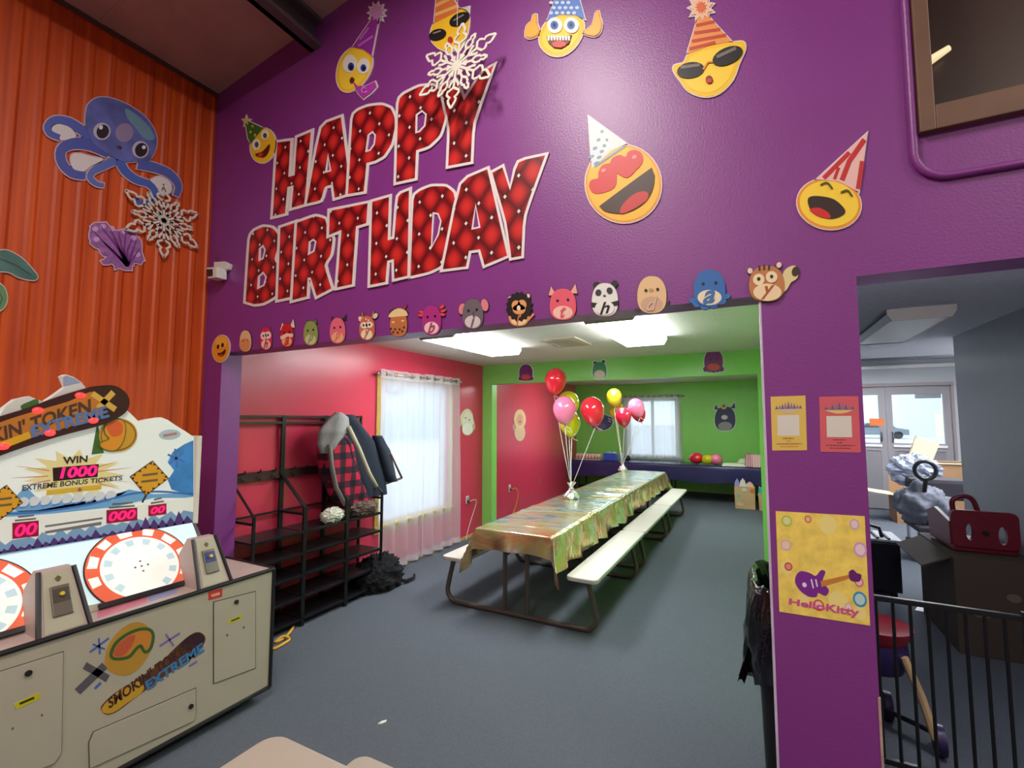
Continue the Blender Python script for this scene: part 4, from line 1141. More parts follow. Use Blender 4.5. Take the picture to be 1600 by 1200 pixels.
# 1 party horn
c6 = lambda p: S(p, 3.81, 380, 0)
face = sm(c6([(600, 330), (660, 285), (735, 300), (770, 350), (762, 420), (715, 500), (640, 548), (585, 535), (560, 470), (570, 390)]), 3)
hat = c6([(785, 95), (812, 108), (768, 335), (720, 300), (655, 285)])
horn = c6([(650, 478), (690, 520), (730, 520), (790, 490), (800, 520), (770, 555), (720, 592), (690, 560), (672, 520)])
cutout('emoji_cutout', 'yellow emoji in a tall purple hat blowing a pink party horn', 'wall cutout', WF, [face, hat, fluff(590, 21, 10), horn], [
    ('face', [face], YEL), ('face_glow', [grow(face, -4)], YEL2), ('hat', [hat], (150, 50, 160)), ('hat_stripe', [stroke(c6([(752, 170), (700, 240)]), 3), stroke(c6([(778, 220), (690, 280)]), 3)], (200, 110, 206)),
    ('pompom', [fluff(590, 21, 9)], (206, 150, 206)), ('horn', [horn], (176, 60, 172)), ('eye', [E(548, 101, 10.5, 14, 8)], WHT), ('eye', [E(569.5, 105, 9.5, 12.5, 8)], WHT),
    ('iris', [E(550.5, 106, 4.8, 6.5)], (44, 66, 150)), ('iris', [E(570, 108, 4.5, 5.5)], (44, 66, 150)), ('pupil', [E(551, 107, 2.4, 3.4), E(570.5, 109, 2.2, 3)], BLK), ('mouth', [E(552, 127, 3, 4.5, 20)], (96, 40, 20)),
    ('horn_coil', [stroke(E(571, 143, 4, 4, 0, 12), 1.4, True)], (226, 140, 220))], group=GE)
# 2 sunglasses behind the snowflake
face = sm(c6([(1135, 150), (1200, 110), (1285, 60), (1345, 90), (1340, 200), (1300, 280), (1230, 310), (1160, 285), (1120, 230)]), 3)
hat = c6([(1165, -150), (1280, 40), (1290, 70), (1140, 145)])
cutout('emoji_cutout', 'yellow emoji in dark sunglasses partly behind the hanging snowflake', 'wall cutout', WF, [face, hat, c6([(1290, 60), (1350, 45), (1345, 120)])], [
    ('face', [face], YEL), ('hat', [hat], (222, 120, 60)), ('hat_stripe', [stroke(c6([(1150, 40), (1250, -10)]), 5), stroke(c6([(1145, 95), (1285, 40)]), 5), stroke(c6([(1155, -20), (1220, -60)]), 5)], (240, 180, 110)),
    ('sunglass_lens', [E(685, 56, 14, 9, -18)], BLK), ('sunglass_lens', [E(719, 32, 17, 9.5, -28)], BLK), ('lens_shine', [stroke([(678, 54), (690, 50)], 2), stroke([(710, 34), (726, 25)], 2)], (150, 140, 130)), ('mouth', [E(705, 64, 4, 5)], (190, 50, 30))], group=GE)
# 3 thumbs up
c7 = lambda p: S(p, 3.3325, 800, 0)
face = sm(c7([(180, 120), (250, 80), (330, 85), (375, 120), (370, 180), (330, 250), (270, 292), (205, 292), (155, 250), (145, 190)]), 3)
hat = c7([(185, 112), (300, -190), (382, 105), (330, 85), (250, 82)])
th1 = sm(c7([(72, 195), (78, 140), (104, 115), (112, 85), (132, 80), (134, 125), (148, 165), (138, 190), (100, 205)]), 2)
th2 = sm(c7([(375, 170), (420, 135), (436, 75), (455, 62), (462, 95), (472, 125), (462, 172), (432, 195), (385, 185)]), 2)
mouth = c7([(185, 198), (250, 205), (315, 192), (300, 235), (262, 260), (222, 256), (195, 232)])
cutout('emoji_cutout', 'grinning yellow emoji giving two thumbs up in a blue checked hat', 'wall cutout', WF, [face, hat, th1, th2], [
    ('face', [face], YEL), ('face_glow', [grow(face, -5)], YEL2), ('hat', [hat], (86, 130, 210)), ('hat_check', [E(862 + 9 * i + (k % 2) * 4.5, 22 - 8 * k, 3.2, 2.6, 0, 8) for k in range(4) for i in range(5 - k // 2) if 860 + 9 * i + 3 * k < 908], (206, 220, 240)),
    ('thumb', [th1], ORG_), ('thumb', [th2], ORG_), ('thumb_light', [grow(th1, -1.6), grow(th2, -1.6)], (244, 178, 62)), ('eye', [E(868, 42, 12, 12.5)], WHT), ('eye', [E(894, 42, 12, 12.5)], WHT), ('iris', [E(867.5, 42, 6, 6.5)], (60, 110, 190)), ('iris', [E(893.5, 42, 6, 6.5)], (60, 110, 190)), ('pupil', [E(867.5, 42, 2.5, 3), E(893.5, 42, 2.5, 3)], (20, 40, 90)),
    ('mouth', [mouth], (110, 30, 20)), ('tongue', [E(875, 72, 11, 5)], (214, 70, 60)), ('tooth', [c7([(190 + 15 * k, 198), (203 + 15 * k, 199), (202 + 15 * k, 222), (193 + 15 * k, 222)]) for k in range(8)], WHT)], group=GE)
# 4 orange hat sunglasses
face = sm(c7([(895, 330), (920, 285), (1000, 250), (1090, 230), (1150, 225), (1205, 222), (1215, 260), (1185, 330), (1150, 420), (1080, 490), (1000, 508), (920, 480), (880, 430), (845, 380), (845, 345)]), 3)
hat = c7([(975, 75), (1005, 70), (1145, 222), (1040, 240), (920, 285), (915, 275)])
cutout('emoji_cutout', 'yellow emoji in black sunglasses and an orange striped hat with pompom', 'wall cutout', WF, [face, hat, fluff(1096, 14, 15)], [
    ('face', [face], YEL), ('face_glow', [grow(face, -6)], YEL2), ('hat', [hat], (232, 150, 84)), ('hat_stripe', [stroke(c7([(960, 140), (1055, 120)]), 5), stroke(c7([(950, 180), (1085, 160)]), 5), stroke(c7([(938, 222), (1115, 190)]), 5), stroke(c7([(925, 262), (1060, 228)]), 5)], (200, 70, 40)),
    ('pompom', [fluff(1096, 14, 14)], (240, 190, 160)), ('pompom_core', [fluff(1096, 14, 7)], (222, 110, 70)), ('sunglass_lens', [E(1079.5, 112, 21.5, 12.5, -10)], BLK), ('sunglass_lens', [E(1137, 90, 25, 13, -24)], BLK),
    ('lens_shine', [stroke([(1064, 108), (1094, 104)], 5), stroke([(1120, 92), (1150, 78)], 5)], (120, 110, 106)), ('bridge', [stroke([(1099, 111), (1106, 100), (1114, 99)], 2.5)], (230, 150, 60)), ('mouth', [E(1108.5, 127, 5.5, 6)], (120, 50, 20)), ('tongue', [E(1108.5, 129, 4, 3.6)], (214, 50, 50))], group=GE)
# 5 heart eyes
face = E(974.5, 288, 59, 61, -20, 36)
hat = c7([(400, 608), (600, 752), (520, 790), (418, 878)])
mouth = sm(c7([(458, 1078), (600, 972), (730, 878)]), 3, False) + sm(c7([(745, 920), (735, 990), (690, 1062), (600, 1112), (520, 1112), (480, 1100)]), 3, False)
h1 = sm(c7([(538, 980), (548, 910), (545, 870), (510, 855), (470, 868), (452, 905), (450, 932), (415, 942), (404, 975), (425, 1008), (470, 1010)]), 3)
h2 = sm(c7([(603, 930), (555, 910), (516, 880), (520, 835), (560, 812), (595, 822), (605, 798), (640, 785), (678, 805), (682, 850), (650, 890)]), 3)
cutout('emoji_cutout', 'large yellow emoji with red heart eyes and a silver checked hat', 'wall cutout', WF, [face, hat], [
    ('face', [face], ORG_), ('face_front', [grow(face, -3)], (244, 186, 44)), ('hat', [hat], (216, 226, 228)), ('hat_check', [E(925 + 5.5 * i, 246 - 13 * i, 4.6 - 0.6 * i, 2.4, -25, 8) for i in range(4)] + [E(933 + 4 * i, 256 - 9 * i, 5 - 0.7 * i, 2.4, -25, 8) for i in range(5)] + [stroke([(930, 262), (978, 229)], 3)], (130, 156, 186)),
    ('heart', [h1], (214, 48, 52)), ('heart', [h2], (214, 48, 52)), ('heart_shine', [E(992, 247, 4, 3, -30), E(944, 268, 4, 3, -30)], (240, 140, 130)), ('mouth', [mouth], (64, 34, 26)), ('tongue', [sm(c7([(566, 1112), (580, 1070), (640, 1015), (700, 1002), (712, 1030), (690, 1060), (600, 1111)]), 3)], (200, 44, 42))], group=GE)
# 6 laughing
c8 = lambda p: S(p, 3.0, 1200, 0)
face = E(1295, 319.5, 50, 39.5, 8, 32)
hat = c8([(464, 625), (425, 905), (330, 855), (225, 845)])
mouth = sm(c8([(185, 945), (200, 925), (250, 925), (310, 940), (358, 985), (350, 1012), (300, 1030), (240, 1020), (200, 990)]), 3)
cutout('emoji_cutout', 'laughing yellow emoji in a red and white hat, rightmost on the wall', 'wall cutout', WF, [face, hat], [
    ('face', [face], ORG_), ('face_front', [grow(face, -4)], YEL2), ('hat', [hat], (236, 190, 184)), ('hat_patch', [stroke(c8([(450, 660), (380, 760), (345, 850)]), 8), stroke(c8([(380, 720), (300, 800), (260, 840)]), 7), stroke(c8([(440, 760), (420, 890)]), 7), stroke(c8([(330, 790), (310, 845)]), 5)], (196, 44, 48)),
    ('mouth', [mouth], (52, 30, 26)), ('tongue', [sm(c8([(195, 985), (235, 978), (280, 1000), (290, 1028), (240, 1020), (205, 1000)]), 3)], (206, 40, 36)), ('eye', [stroke(sm(c8([(245, 872), (275, 862), (300, 890)]), 4, False), 3)], (96, 82, 20)), ('eye', [stroke(sm(c8([(340, 908), (370, 898), (392, 925)]), 4, False), 3)], (96, 82, 20))], group=GE)
# 7 small green hat
c5 = lambda p: LP(p)
face = E(412, 228, 19.5, 27, 8, 26)
hat = c5([(72, 325), (90, 318), (150, 345), (95, 415), (82, 390)])
star = [(386 + (5.5 if i % 2 == 0 else 2.4) * math.sin(i * math.pi / 5), 190 - (7.5 if i % 2 == 0 else 3) * math.cos(i * math.pi / 5)) for i in range(10)]
cutout('emoji_cutout', 'small yellow emoji in a green star hat left of the letter H', 'wall cutout', WF, [face, hat, star], [
    ('face', [face], YEL), ('hat', [hat], (60, 110, 44)), ('hat_spot', [E(393, 207, 2, 2.5, 0, 8), E(400, 212, 2, 2.5, 0, 8), E(396, 198, 1.6, 2, 0, 8)], (200, 190, 60)), ('star', [star], (244, 200, 90)), ('eye', [E(402, 227, 6, 9, 10)], WHT), ('eye', [E(415.5, 211.5, 5.6, 8, 10)], WHT), ('iris', [E(403, 227, 3, 4.5), E(416, 213, 3, 4)], (70, 90, 40)), ('mouth', [sm(c5([(118, 462), (150, 450), (180, 418), (176, 450), (158, 475), (130, 474)]), 3)], (96, 30, 20)), ('tongue', [E(409, 243, 4, 3, -30)], (206, 60, 50))], group=GE)

# ------------------------------------------------------------------ birthday animal banner along the header edge
GA = 'animal and food cutouts that spell happy birthday'


def egg(cx, cy, rx, ry, n=26):
    out = []
    for i in range(n):
        c_, s_ = math.cos(2 * math.pi * i / n), math.sin(2 * math.pi * i / n)
        out.append((cx + rx * math.copysign(abs(c_) ** 0.8, c_) * (0.95 + 0.06 * s_), cy + ry * math.copysign(abs(s_) ** (0.8 if s_ > 0 else 0.92), s_)))
    return out


def tri(x, y, w_, h_, lean=0):
    return [(x - w_, y), (x + lean, y - h_), (x + w_, y)]


def animal(label, cx, cy, rx, ry, body, belly, letter=None, lcol=None, extra_base=(), before=(), after=(), lat=None, eyes=True, border=0.5, bcol=(60, 46, 56)):
    e = egg(cx, cy, rx, ry)
    be = E(cx, cy + ry * 0.52, rx * 0.72, ry * 0.42, 0, 18)
    lay = list(before) + [('body', [e], body)]
    if belly is not None: lay.append(('belly', [be], belly))
    lay += list(after)
    if eyes:
        lay.append(('eye', [E(cx - rx * 0.38, cy - ry * 0.22, rx * 0.09 + 0.3, ry * 0.08 + 0.3, 0, 8)], BLK)); lay.append(('eye', [E(cx + rx * 0.38, cy - ry * 0.28, rx * 0.09 + 0.3, ry * 0.08 + 0.3, 0, 8)], BLK))
    r = cutout('animal_cutout', label, 'wall cutout', WF, [e] + list(extra_base), lay, border, bcol, 0.006, 0.001, GA)
    if letter:
        w_, h_ = rx * (0.2 if letter in 'itr' else 0.36), ry * 0.36
        x, y = lat or (cx, cy + ry * 0.5)
        sh = 1.5
        lettering('letter', letter, [(x - w_, y + h_ + sh), (x + w_, y + h_ - sh), (x + w_ + 1, y - h_ - sh), (x - w_ + 1, y - h_ + sh)], WF, 0.001 + 0.006 + 0.0007 * (len(lay) + 1), flat(lcol), r, off=0.02, shear=0.25)
    return r


e = E(346.5, 545, 13, 21, 8)
cutout('smiley_cutout', 'yellow smiling face cutout, leftmost at the corner of the purple wall', 'wall cutout', WF, [e], [('face', [e], (236, 158, 44)), ('cheek', [E(347, 535, 9, 9)], (244, 180, 70)), ('eye', [E(342.5, 542, 2, 3.6, 10)], BLK), ('eye', [E(349.5, 539.5, 2, 3.6, 10)], BLK), ('mouth', [sm([(342, 552), (348, 551), (354, 546), (353, 553), (348, 557), (344, 556)], 3)], (60, 26, 16)), ('tongue', [E(347.5, 555, 3, 1.6, -20)], (206, 50, 40))], 1.0, (220, 200, 190), 0.006, 0.001)
animal('cream and tan sleepy round cutout, second from the left', 385, 533, 9.5, 16.5, (232, 190, 142), None, after=[('tan_half', [E(384, 539, 8.6, 10)], (222, 148, 96)), ('closed_eyes', [stroke([(380, 532), (383, 534)], 1.2), stroke([(387, 531), (390, 532)], 1.2)], (120, 70, 50))], eyes=False)
animal('crimson cutout with white heart face and the letter h', 417, 529, 10, 18, (206, 40, 84), (240, 206, 190), 'h', (196, 40, 70), after=[('face', [E(413.5, 525, 4.6, 6), E(420.5, 524, 4.6, 6)], (240, 214, 206))])
animal('red fox cutout with cream ears and the letter a', 450, 524, 10.5, 18.5, (200, 34, 44), (242, 176, 130), 'a', (206, 60, 50), [tri(443, 516, 4, 12), tri(458, 512, 4, 13, 2)], [('ear', [tri(443, 516, 4, 12)], (240, 214, 196)), ('ear', [tri(458, 512, 4, 13, 2)], (240, 214, 196))], [('muzzle', [[(440, 526), (450, 521), (460, 522), (459, 527), (450, 528), (441, 531)]], (240, 206, 190))])
animal('olive green cutout with the letter p', 487, 521, 11.5, 19, (142, 158, 86), (206, 200, 150), 'p', (146, 160, 100), [tri(481, 507, 3, 6), tri(494, 505, 3, 7)], [('ear', [tri(481, 507, 3, 6)], (100, 116, 60)), ('ear', [tri(494, 505, 3, 7)], (100, 116, 60))])
animal('pink cutout with small dark horns and the letter p', 529, 517, 12.5, 20, (232, 108, 130), (240, 178, 130), 'p', (226, 130, 110), [tri(522, 501, 3, 6, -2), tri(539, 500, 3, 8, 3)], [('horn', [tri(522, 501, 3, 6, -2)], (52, 40, 44)), ('horn', [tri(539, 500, 3, 8, 3)], (52, 40, 44))])
animal('spotted deer cutout with antlers and the letter y', 575, 513, 12.5, 19, (206, 110, 84), (240, 222, 190), 'y', (206, 96, 70), [stroke([(569, 500), (567, 489)], 2.5), stroke([(582, 498), (585, 487)], 2.5), E(565, 499, 3.5, 5, -20), E(588, 494, 3.5, 5, 30)], [('antler', [stroke([(569, 500), (567, 489)], 2)], (196, 120, 70)), ('antler', [stroke([(582, 498), (585, 487)], 2)], (196, 120, 70)), ('ear', [E(565, 499, 3.2, 4.6, -20)], (230, 206, 190)), ('ear', [E(588, 494, 3.2, 4.6, 30)], (230, 206, 190))], [('face', [E(571, 509, 5.5, 5), E(579, 508, 5.5, 5)], (240, 226, 206)), ('spots', [E(574, 499, 1.4, 1.2, 0, 8), E(578, 501, 1.4, 1.2, 0, 8)], (240, 214, 190))])
animal('bubble tea cup cutout with straw, lid and dark pearls', 624, 506, 14, 20.5, (196, 118, 72), None, extra_base=[E(624, 489, 14.5, 7), stroke([(631, 486), (636, 477)], 2.4)], before=[('straw', [stroke([(630, 487), (636, 477)], 2)], (206, 50, 60))], after=[('lid', [sm([(609, 496), (613, 488), (624, 482), (634, 485), (638, 491), (637, 494), (624, 495)], 3)], (236, 206, 150)), ('pearl', [E(612.5, 514, 1.5, 2, 0, 8), E(619, 515, 1.5, 2, 0, 8), E(626, 515, 1.5, 2, 0, 8), E(633, 512, 1.5, 2, 0, 8), E(616, 519.5, 1.5, 2, 0, 8), E(623, 520, 1.5, 2, 0, 8), E(630, 518, 1.5, 2, 0, 8)], (60, 34, 30)), ('cheek', [E(616, 504, 2.4, 1.8), E(631, 502, 2.4, 1.8)], (240, 190, 130))], eyes=False)
gl = [E(660, 488, 4.5, 2.2, 20), E(659, 493, 4.5, 2.2, 0), E(692, 480, 4.5, 2.2, -40), E(694, 486, 4.5, 2.2, -20), E(693, 492, 4.2, 2.2, 10)]
animal('magenta axolotl cutout with red gills and the letter b', 676, 501, 15.5, 23, (176, 46, 130), (236, 206, 200), 'b', (176, 60, 110), gl, [('gill', [g], (226, 70, 80)) for g in gl])
animal('grey elephant cutout with pink ears and the letter i', 740, 491, 17, 23.5, (108, 98, 106), (214, 200, 200), 'i', (120, 100, 110), [E(723.5, 483, 6, 9, 10), E(758.5, 477, 6, 10, -10)], [('ear', [E(723.5, 483, 5.6, 8.6, 10)], (226, 130, 140)), ('ear', [E(758.5, 477, 5.6, 9.6, -10)], (226, 130, 140))], [('trunk', [stroke([(741, 488), (742, 496)], 2.6)], (84, 76, 84))])
mane = fluff(812.5, 480, 19, 16, 0.1)
animal('lion cutout with black mane and the letter r', 812, 490, 17, 20, (226, 158, 92), (240, 208, 160), 'r', (214, 120, 60), [mane, stroke([(826, 500), (835, 492)], 3.5), E(798, 467, 4, 4), E(826, 463, 3.5, 4)], [('ear', [E(798, 467, 3.5, 3.5), E(826, 463, 3, 3.5)], (240, 200, 190)), ('tail', [stroke([(826, 501), (835, 491)], 3)], (226, 150, 90))], [('mane', [mane], (30, 22, 22)), ('face', [E(808, 478, 7, 8), E(817, 477, 7, 8), E(812.5, 484, 10, 8)], (226, 158, 96)), ('muzzle', [E(812, 482, 3, 4)], (240, 220, 200)), ('nose', [E(806, 480, 1, 1.2, 0, 8), E(818.5, 479.5, 1, 1.2, 0, 8)], BLK)], eyes=False)
animal('pink cat cutout with pointed ears and the letter t', 880.5, 476, 21.5, 24.5, (232, 92, 112), (242, 196, 180), 't', (226, 80, 100), [tri(864, 462, 6, 14, -2), tri(897, 459, 6, 15, 3)], [('ear', [tri(864, 462, 6, 14, -2)], (236, 170, 150)), ('ear', [tri(897, 459, 6, 15, 3)], (236, 170, 150))])
animal('black and white panda cutout with the letter h', 946, 469, 21.5, 26, (232, 230, 226), (238, 236, 230), 'h', (24, 22, 24), [E(933, 446, 5.5, 5), E(961, 444, 5, 5)], [('ear', [E(933, 446, 5, 4.5)], (30, 28, 30)), ('ear', [E(961, 444, 4.6, 4.6)], (30, 28, 30))], [('arms', [[(924.5, 473), (946, 476), (967, 470), (967, 478), (946, 482), (925, 481)]], (30, 28, 30)), ('eye_patch', [E(936, 458, 4.6, 5, 20)], (50, 48, 54)), ('eye_patch', [E(953.5, 455, 4.6, 5, -20)], (50, 48, 54)), ('nose', [E(945.5, 463, 2, 1.4, 0, 8)], BLK), ('belly_front', [E(946, 482, 15, 11)], (238, 236, 230))], eyes=False)
animal('beige round cutout with tan belly and the letter d', 1019, 461, 24, 29, (230, 190, 140), (206, 166, 140), 'd', (214, 178, 154), [tri(997, 488, 4, 6, -4), tri(1041, 477, 4, 6, 5)], after=[('nose', [E(1018, 454, 4, 3)], (190, 150, 110))])
tn = [E(1083, 470, 6, 4.5, 10), E(1089, 476, 6, 4.5, 10), E(1102, 480, 7, 4.5), E(1115, 478, 7, 4.5), E(1128, 472, 7, 4.5, -15), E(1136, 464, 6, 4, -20)]
animal('blue octopus cutout with cream belly and the letter a', 1109, 451, 26, 28.5, (46, 104, 176), (236, 218, 186), 'a', (60, 110, 170), tn, [('tentacle', [g], (50, 110, 184)) for g in tn], lat=(1108, 465))
tl = sm([(1222, 440), (1224, 426), (1232, 418), (1242, 416), (1248, 424), (1245, 436), (1236, 442), (1230, 452), (1224, 456)], 3)
animal('brown striped chipmunk cutout with bushy tail and the letter y, rightmost', 1198, 444, 29, 28, (188, 122, 72), (240, 212, 170), 'y', (170, 84, 44), [tl, E(1172, 424, 4.5, 5), E(1217, 415, 4.5, 5, 20)], [('tail', [tl], (226, 206, 150)), ('tail_tip', [E(1243, 425, 6, 8, 20)], (60, 44, 36)), ('ear', [E(1172, 424, 4, 4.6)], (236, 206, 190)), ('ear', [E(1217, 415, 4, 4.6, 20)], (236, 206, 190))], [('stripe', [stroke([(1186, 416), (1187, 424)], 3), stroke([(1194, 415), (1194, 423)], 3), stroke([(1202, 415), (1201, 423)], 3)], (60, 40, 30)), ('eye_patch', [E(1185.5, 438, 9, 9)], (240, 216, 176)), ('eye_patch', [E(1205.5, 434, 9, 9)], (240, 216, 176)), ('eye', [E(1185.5, 437, 2.6, 2.8), E(1205.5, 433.5, 2.6, 2.8)], BLK), ('belly_front', [E(1199, 458, 22, 13.5)], (240, 212, 170))], lat=(1199, 458), eyes=False)

# ------------------------------------------------------------------ stickers in the party room
def sticker(label, pl, base, layers, b_=1.0, bc=(226, 226, 226)):
    return cutout('wall_sticker', label, 'wall sticker', pl, base, layers, b_, bc, 0.004, 0.0)


for (cx, cy, k, lab) in ((822, 583, 1.0, 'small purple octopus sticker at the left of the green header'), (1115, 565, 1.4, 'larger purple octopus sticker at the right of the green header')):
    e = egg(cx, cy - 1 * k, 11 * k, 12.5 * k); tns = [E(cx + dx * k, cy + 9.5 * k - abs(dx) * 0.12 * k, 3.2 * k, 3 * k, 0, 12) for dx in (-8.6, -4.3, 0, 4.3, 8.6)]
    sticker(lab, WG, [e] + tns, [('tentacle', tns, (110, 40, 100)), ('body', [e], (128, 44, 122)), ('belly', [E(cx, cy + 6 * k, 7 * k, 4 * k)], (214, 80, 70)), ('eye', [E(cx - 3 * k, cy - 2 * k, 0.9 * k, 1 * k, 0, 8), E(cx + 4 * k, cy - 3 * k, 0.9 * k, 1 * k, 0, 8)], BLK)])
e = egg(937, 579, 11.5, 13.5)
sticker('green frog sticker in the middle of the green header', WG, [e, E(930, 567, 3.5, 3), E(943, 565, 3.5, 3)], [('eye_bump', [E(930, 567, 3, 2.6), E(943, 565, 3, 2.6)], (40, 90, 60)), ('body', [e], (60, 140, 96)), ('belly', [E(937, 585.5, 8.5, 7.5)], (206, 196, 176))])
e = egg(1133, 654, 17, 19)
sticker('navy bull sticker with grey belly on the green wall right of the far window', WN, [e, tri(1120, 640, 4, 8, -2), tri(1145, 638, 4, 9, 3)], [('ear', [tri(1120, 640, 4, 8, -2), tri(1145, 638, 4, 9, 3)], (60, 56, 96)), ('body', [e], (44, 44, 92)), ('belly', [E(1133, 666, 11, 7)], (150, 146, 160)), ('muzzle', [E(1132, 652, 5, 3.6)], (214, 206, 214)), ('tuft', [E(1131, 636, 4.5, 3.5)], (226, 190, 140)), ('tuft_tip', [E(1131, 634.5, 2.4, 2)], (150, 40, 40))])
e = E(940, 660, 17, 12.5)
sticker('blue raccoon sticker with striped tail on the green wall behind the near balloons', WN, [e, E(954, 656, 5, 6, -20), E(929, 651, 5, 5)], [('body', [e], (70, 90, 140)), ('belly', [E(936, 666, 11, 6)], (120, 112, 140)), ('tail', [E(953, 656.5, 4.4, 5.6, -20)], (40, 50, 90)), ('tail_ring', [stroke([(950, 653), (957, 657)], 1.6), stroke([(950, 657), (955, 660)], 1.6)], (206, 206, 206))])
e = sm([(722, 665), (719, 652), (724, 642), (731, 639), (737, 645), (739, 655), (741, 665), (737, 676), (730, 680), (723, 676)], 3)
sticker('cream penguin sticker on the red wall by the curtain', WR, [e, E(718, 662, 3, 5), E(740, 667, 2.5, 5)], [('body', [e], (226, 218, 200)), ('hood', [stroke(sm([(722, 655), (725, 645), (731, 641), (737, 647)], 3, False), 2)], (226, 196, 150)), ('wing', [E(718.5, 662, 2.4, 4.4), E(739.5, 667, 2, 4.4)], (226, 176, 120)), ('belly', [E(730, 670, 8, 9)], (236, 232, 224)), ('eye', [E(727, 653, 0.9, 1.1, 0, 8), E(733, 656, 0.9, 1.1, 0, 8)], (60, 50, 50))], 0.8, (170, 130, 120))
e = E(812, 655, 9, 15); e2 = E(812, 676, 8, 13)
sticker('faded cream lion sticker on the red alcove wall', WA, [e, e2, E(804, 668, 3, 5)], [('body', [e2], (214, 176, 150)), ('mane', [e], (222, 186, 140)), ('face', [E(812, 656, 5, 9)], (206, 150, 130)), ('nose', [E(812, 659, 1.4, 1.6, 0, 8)], (120, 80, 80))], 0.8, (196, 140, 130))

# ------------------------------------------------------------------ snowflakes
def snowflake(name, label, origin, ux, uz, nrm, R, rot=0.0, wob=0.0):
    O = np.array(origin); ux = np.array(ux, float); uz = np.array(uz, float); nrm = np.array(nrm, float)
    root = thing(name, label, 'snowflake', tuple(O))
    m_ = mat('white_glitter_foam', (226, 220, 206), 0.55, bump=0.6, bscale=220)
    for k in range(12):
        a = math.radians(rot + 30 * k); big = k % 2 == 0
        L = R * (1.0 if big else 0.74); w_ = R * 0.028
        ca, sa = math.cos(a), math.sin(a)
        mm = M()
        def to(p, h):
            x = p[0] * ca - p[1] * sa; y = p[0] * sa + p[1] * ca
            return tuple(O + ux * x + uz * y + nrm * (h + wob * (x * 0.8 - y * 0.5 + 0.8 * math.sin(7 * x + 2 * y) * 0.08)))
        def add(pts, closed=False):
            s_ = stroke(pts, w_ * 2, closed)
            if closed:
                n = len(pts)
                for i in range(n):
                    q = [s_[i], s_[(i + 1) % n], s_[2 * n - 1 - (i + 1) % n], s_[2 * n - 1 - i]]
                    mm.prism([q], lambda p: to(p, 0), lambda p: to(p, 0.006))
            else:
                mm.prism([s_], lambda p: to(p, 0), lambda p: to(p, 0.006))
        add([(0.0, 0), (L * 0.55, 0)])
        if big:
            for sgn in (1, -1):
                add([(L * 0.3, 0), (L * 0.42, sgn * L * 0.09), (L * 0.5, sgn * L * 0.12)])
                add([(L * 0.52, 0), (L * 0.6, sgn * L * 0.14), (L * 0.66, sgn * L * 0.15), (L * 0.72, sgn * L * 0.10), (L * 0.74, sgn * L * 0.06), (L * 0.8, sgn * L * 0.10), (L * 0.86, sgn * L * 0.085), (L * 0.92, sgn * L * 0.05), (L, 0)])
        else:
            for sgn in (1, -1):
                add([(L * 0.5, 0), (L * 0.62, sgn * L * 0.1), (L * 0.74, sgn * L * 0.1), (L * 0.8, sgn * L * 0.05), (L * 0.88, sgn * L * 0.07), (L, 0)])
                add([(L * 0.2, 0), (L * 0.34, sgn * L * 0.07)])
        mm.build('large_arm' if big else 'small_arm', m_, parent=root)
    return root


snowflake('snowflake', 'white foam snowflake over the octopus tentacle and coral on the orange wall', tuple(WO.at(252, 346, 0.03)), (0, 1, 0), (0, 0, 1), (1, 0, 0), 0.272, 93)
fl = snowflake('hanging_snowflake', 'white foam snowflake hanging on a thread before the letter Y of HAPPY', (-1.39, 2.02, 3.665), (0.96, 0.28, 0), (0, 0, 1), (0.28, -0.96, 0), 0.255, 84, 0.25)
M().tube([(-1.39, 2.02, 3.9), (-1.39, 2.02, roofz(-1.39))], 0.0018, 5).build('thread', mat('clear_thread', (216, 206, 216), 0.4), parent=fl)

# ------------------------------------------------------------------ orange wall sea creatures
cA = lambda p: S(p, 4.0, 0, 0)
body = sm(cA([(535, 700), (548, 655), (600, 615), (680, 614), (780, 650), (880, 712), (945, 785), (976, 870), (962, 950), (920, 1008), (850, 1010), (760, 1010), (660, 960), (585, 905), (550, 840), (530, 770)]), 3)
tent = [stroke(sm(cA([(600, 890), (520, 825), (430, 765), (340, 752), (295, 790), (310, 835), (370, 862)]), 3, False), 16, taper=9),
        stroke(sm(cA([(680, 950), (560, 905), (450, 900), (380, 940), (385, 1020), (450, 1085), (530, 1100)]), 3, False), 20, taper=12),
        stroke(sm(cA([(720, 1000), (640, 1040), (580, 1070), (560, 1110), (600, 1150), (645, 1160)]), 3, False), 14, taper=6),
        stroke(sm([(185, 250), (195, 268), (212, 281), (232, 288), (242, 302), (232, 316), (216, 318), (212, 310)], 3, False), 14, taper=6),
        stroke(sm([(215, 256), (240, 262), (264, 272), (278, 290), (274, 306)], 3, False), 16, taper=9)]
wfill = [sm(cA([(440, 980), (480, 960), (570, 980), (640, 1000), (560, 1040), (510, 1080), (455, 1060)]), 3), sm(cA([(320, 800), (370, 775), (440, 800), (470, 860), (400, 880), (340, 850)]), 3), sm([(232, 284), (248, 276), (264, 284), (266, 300), (248, 306), (238, 296)], 3)]
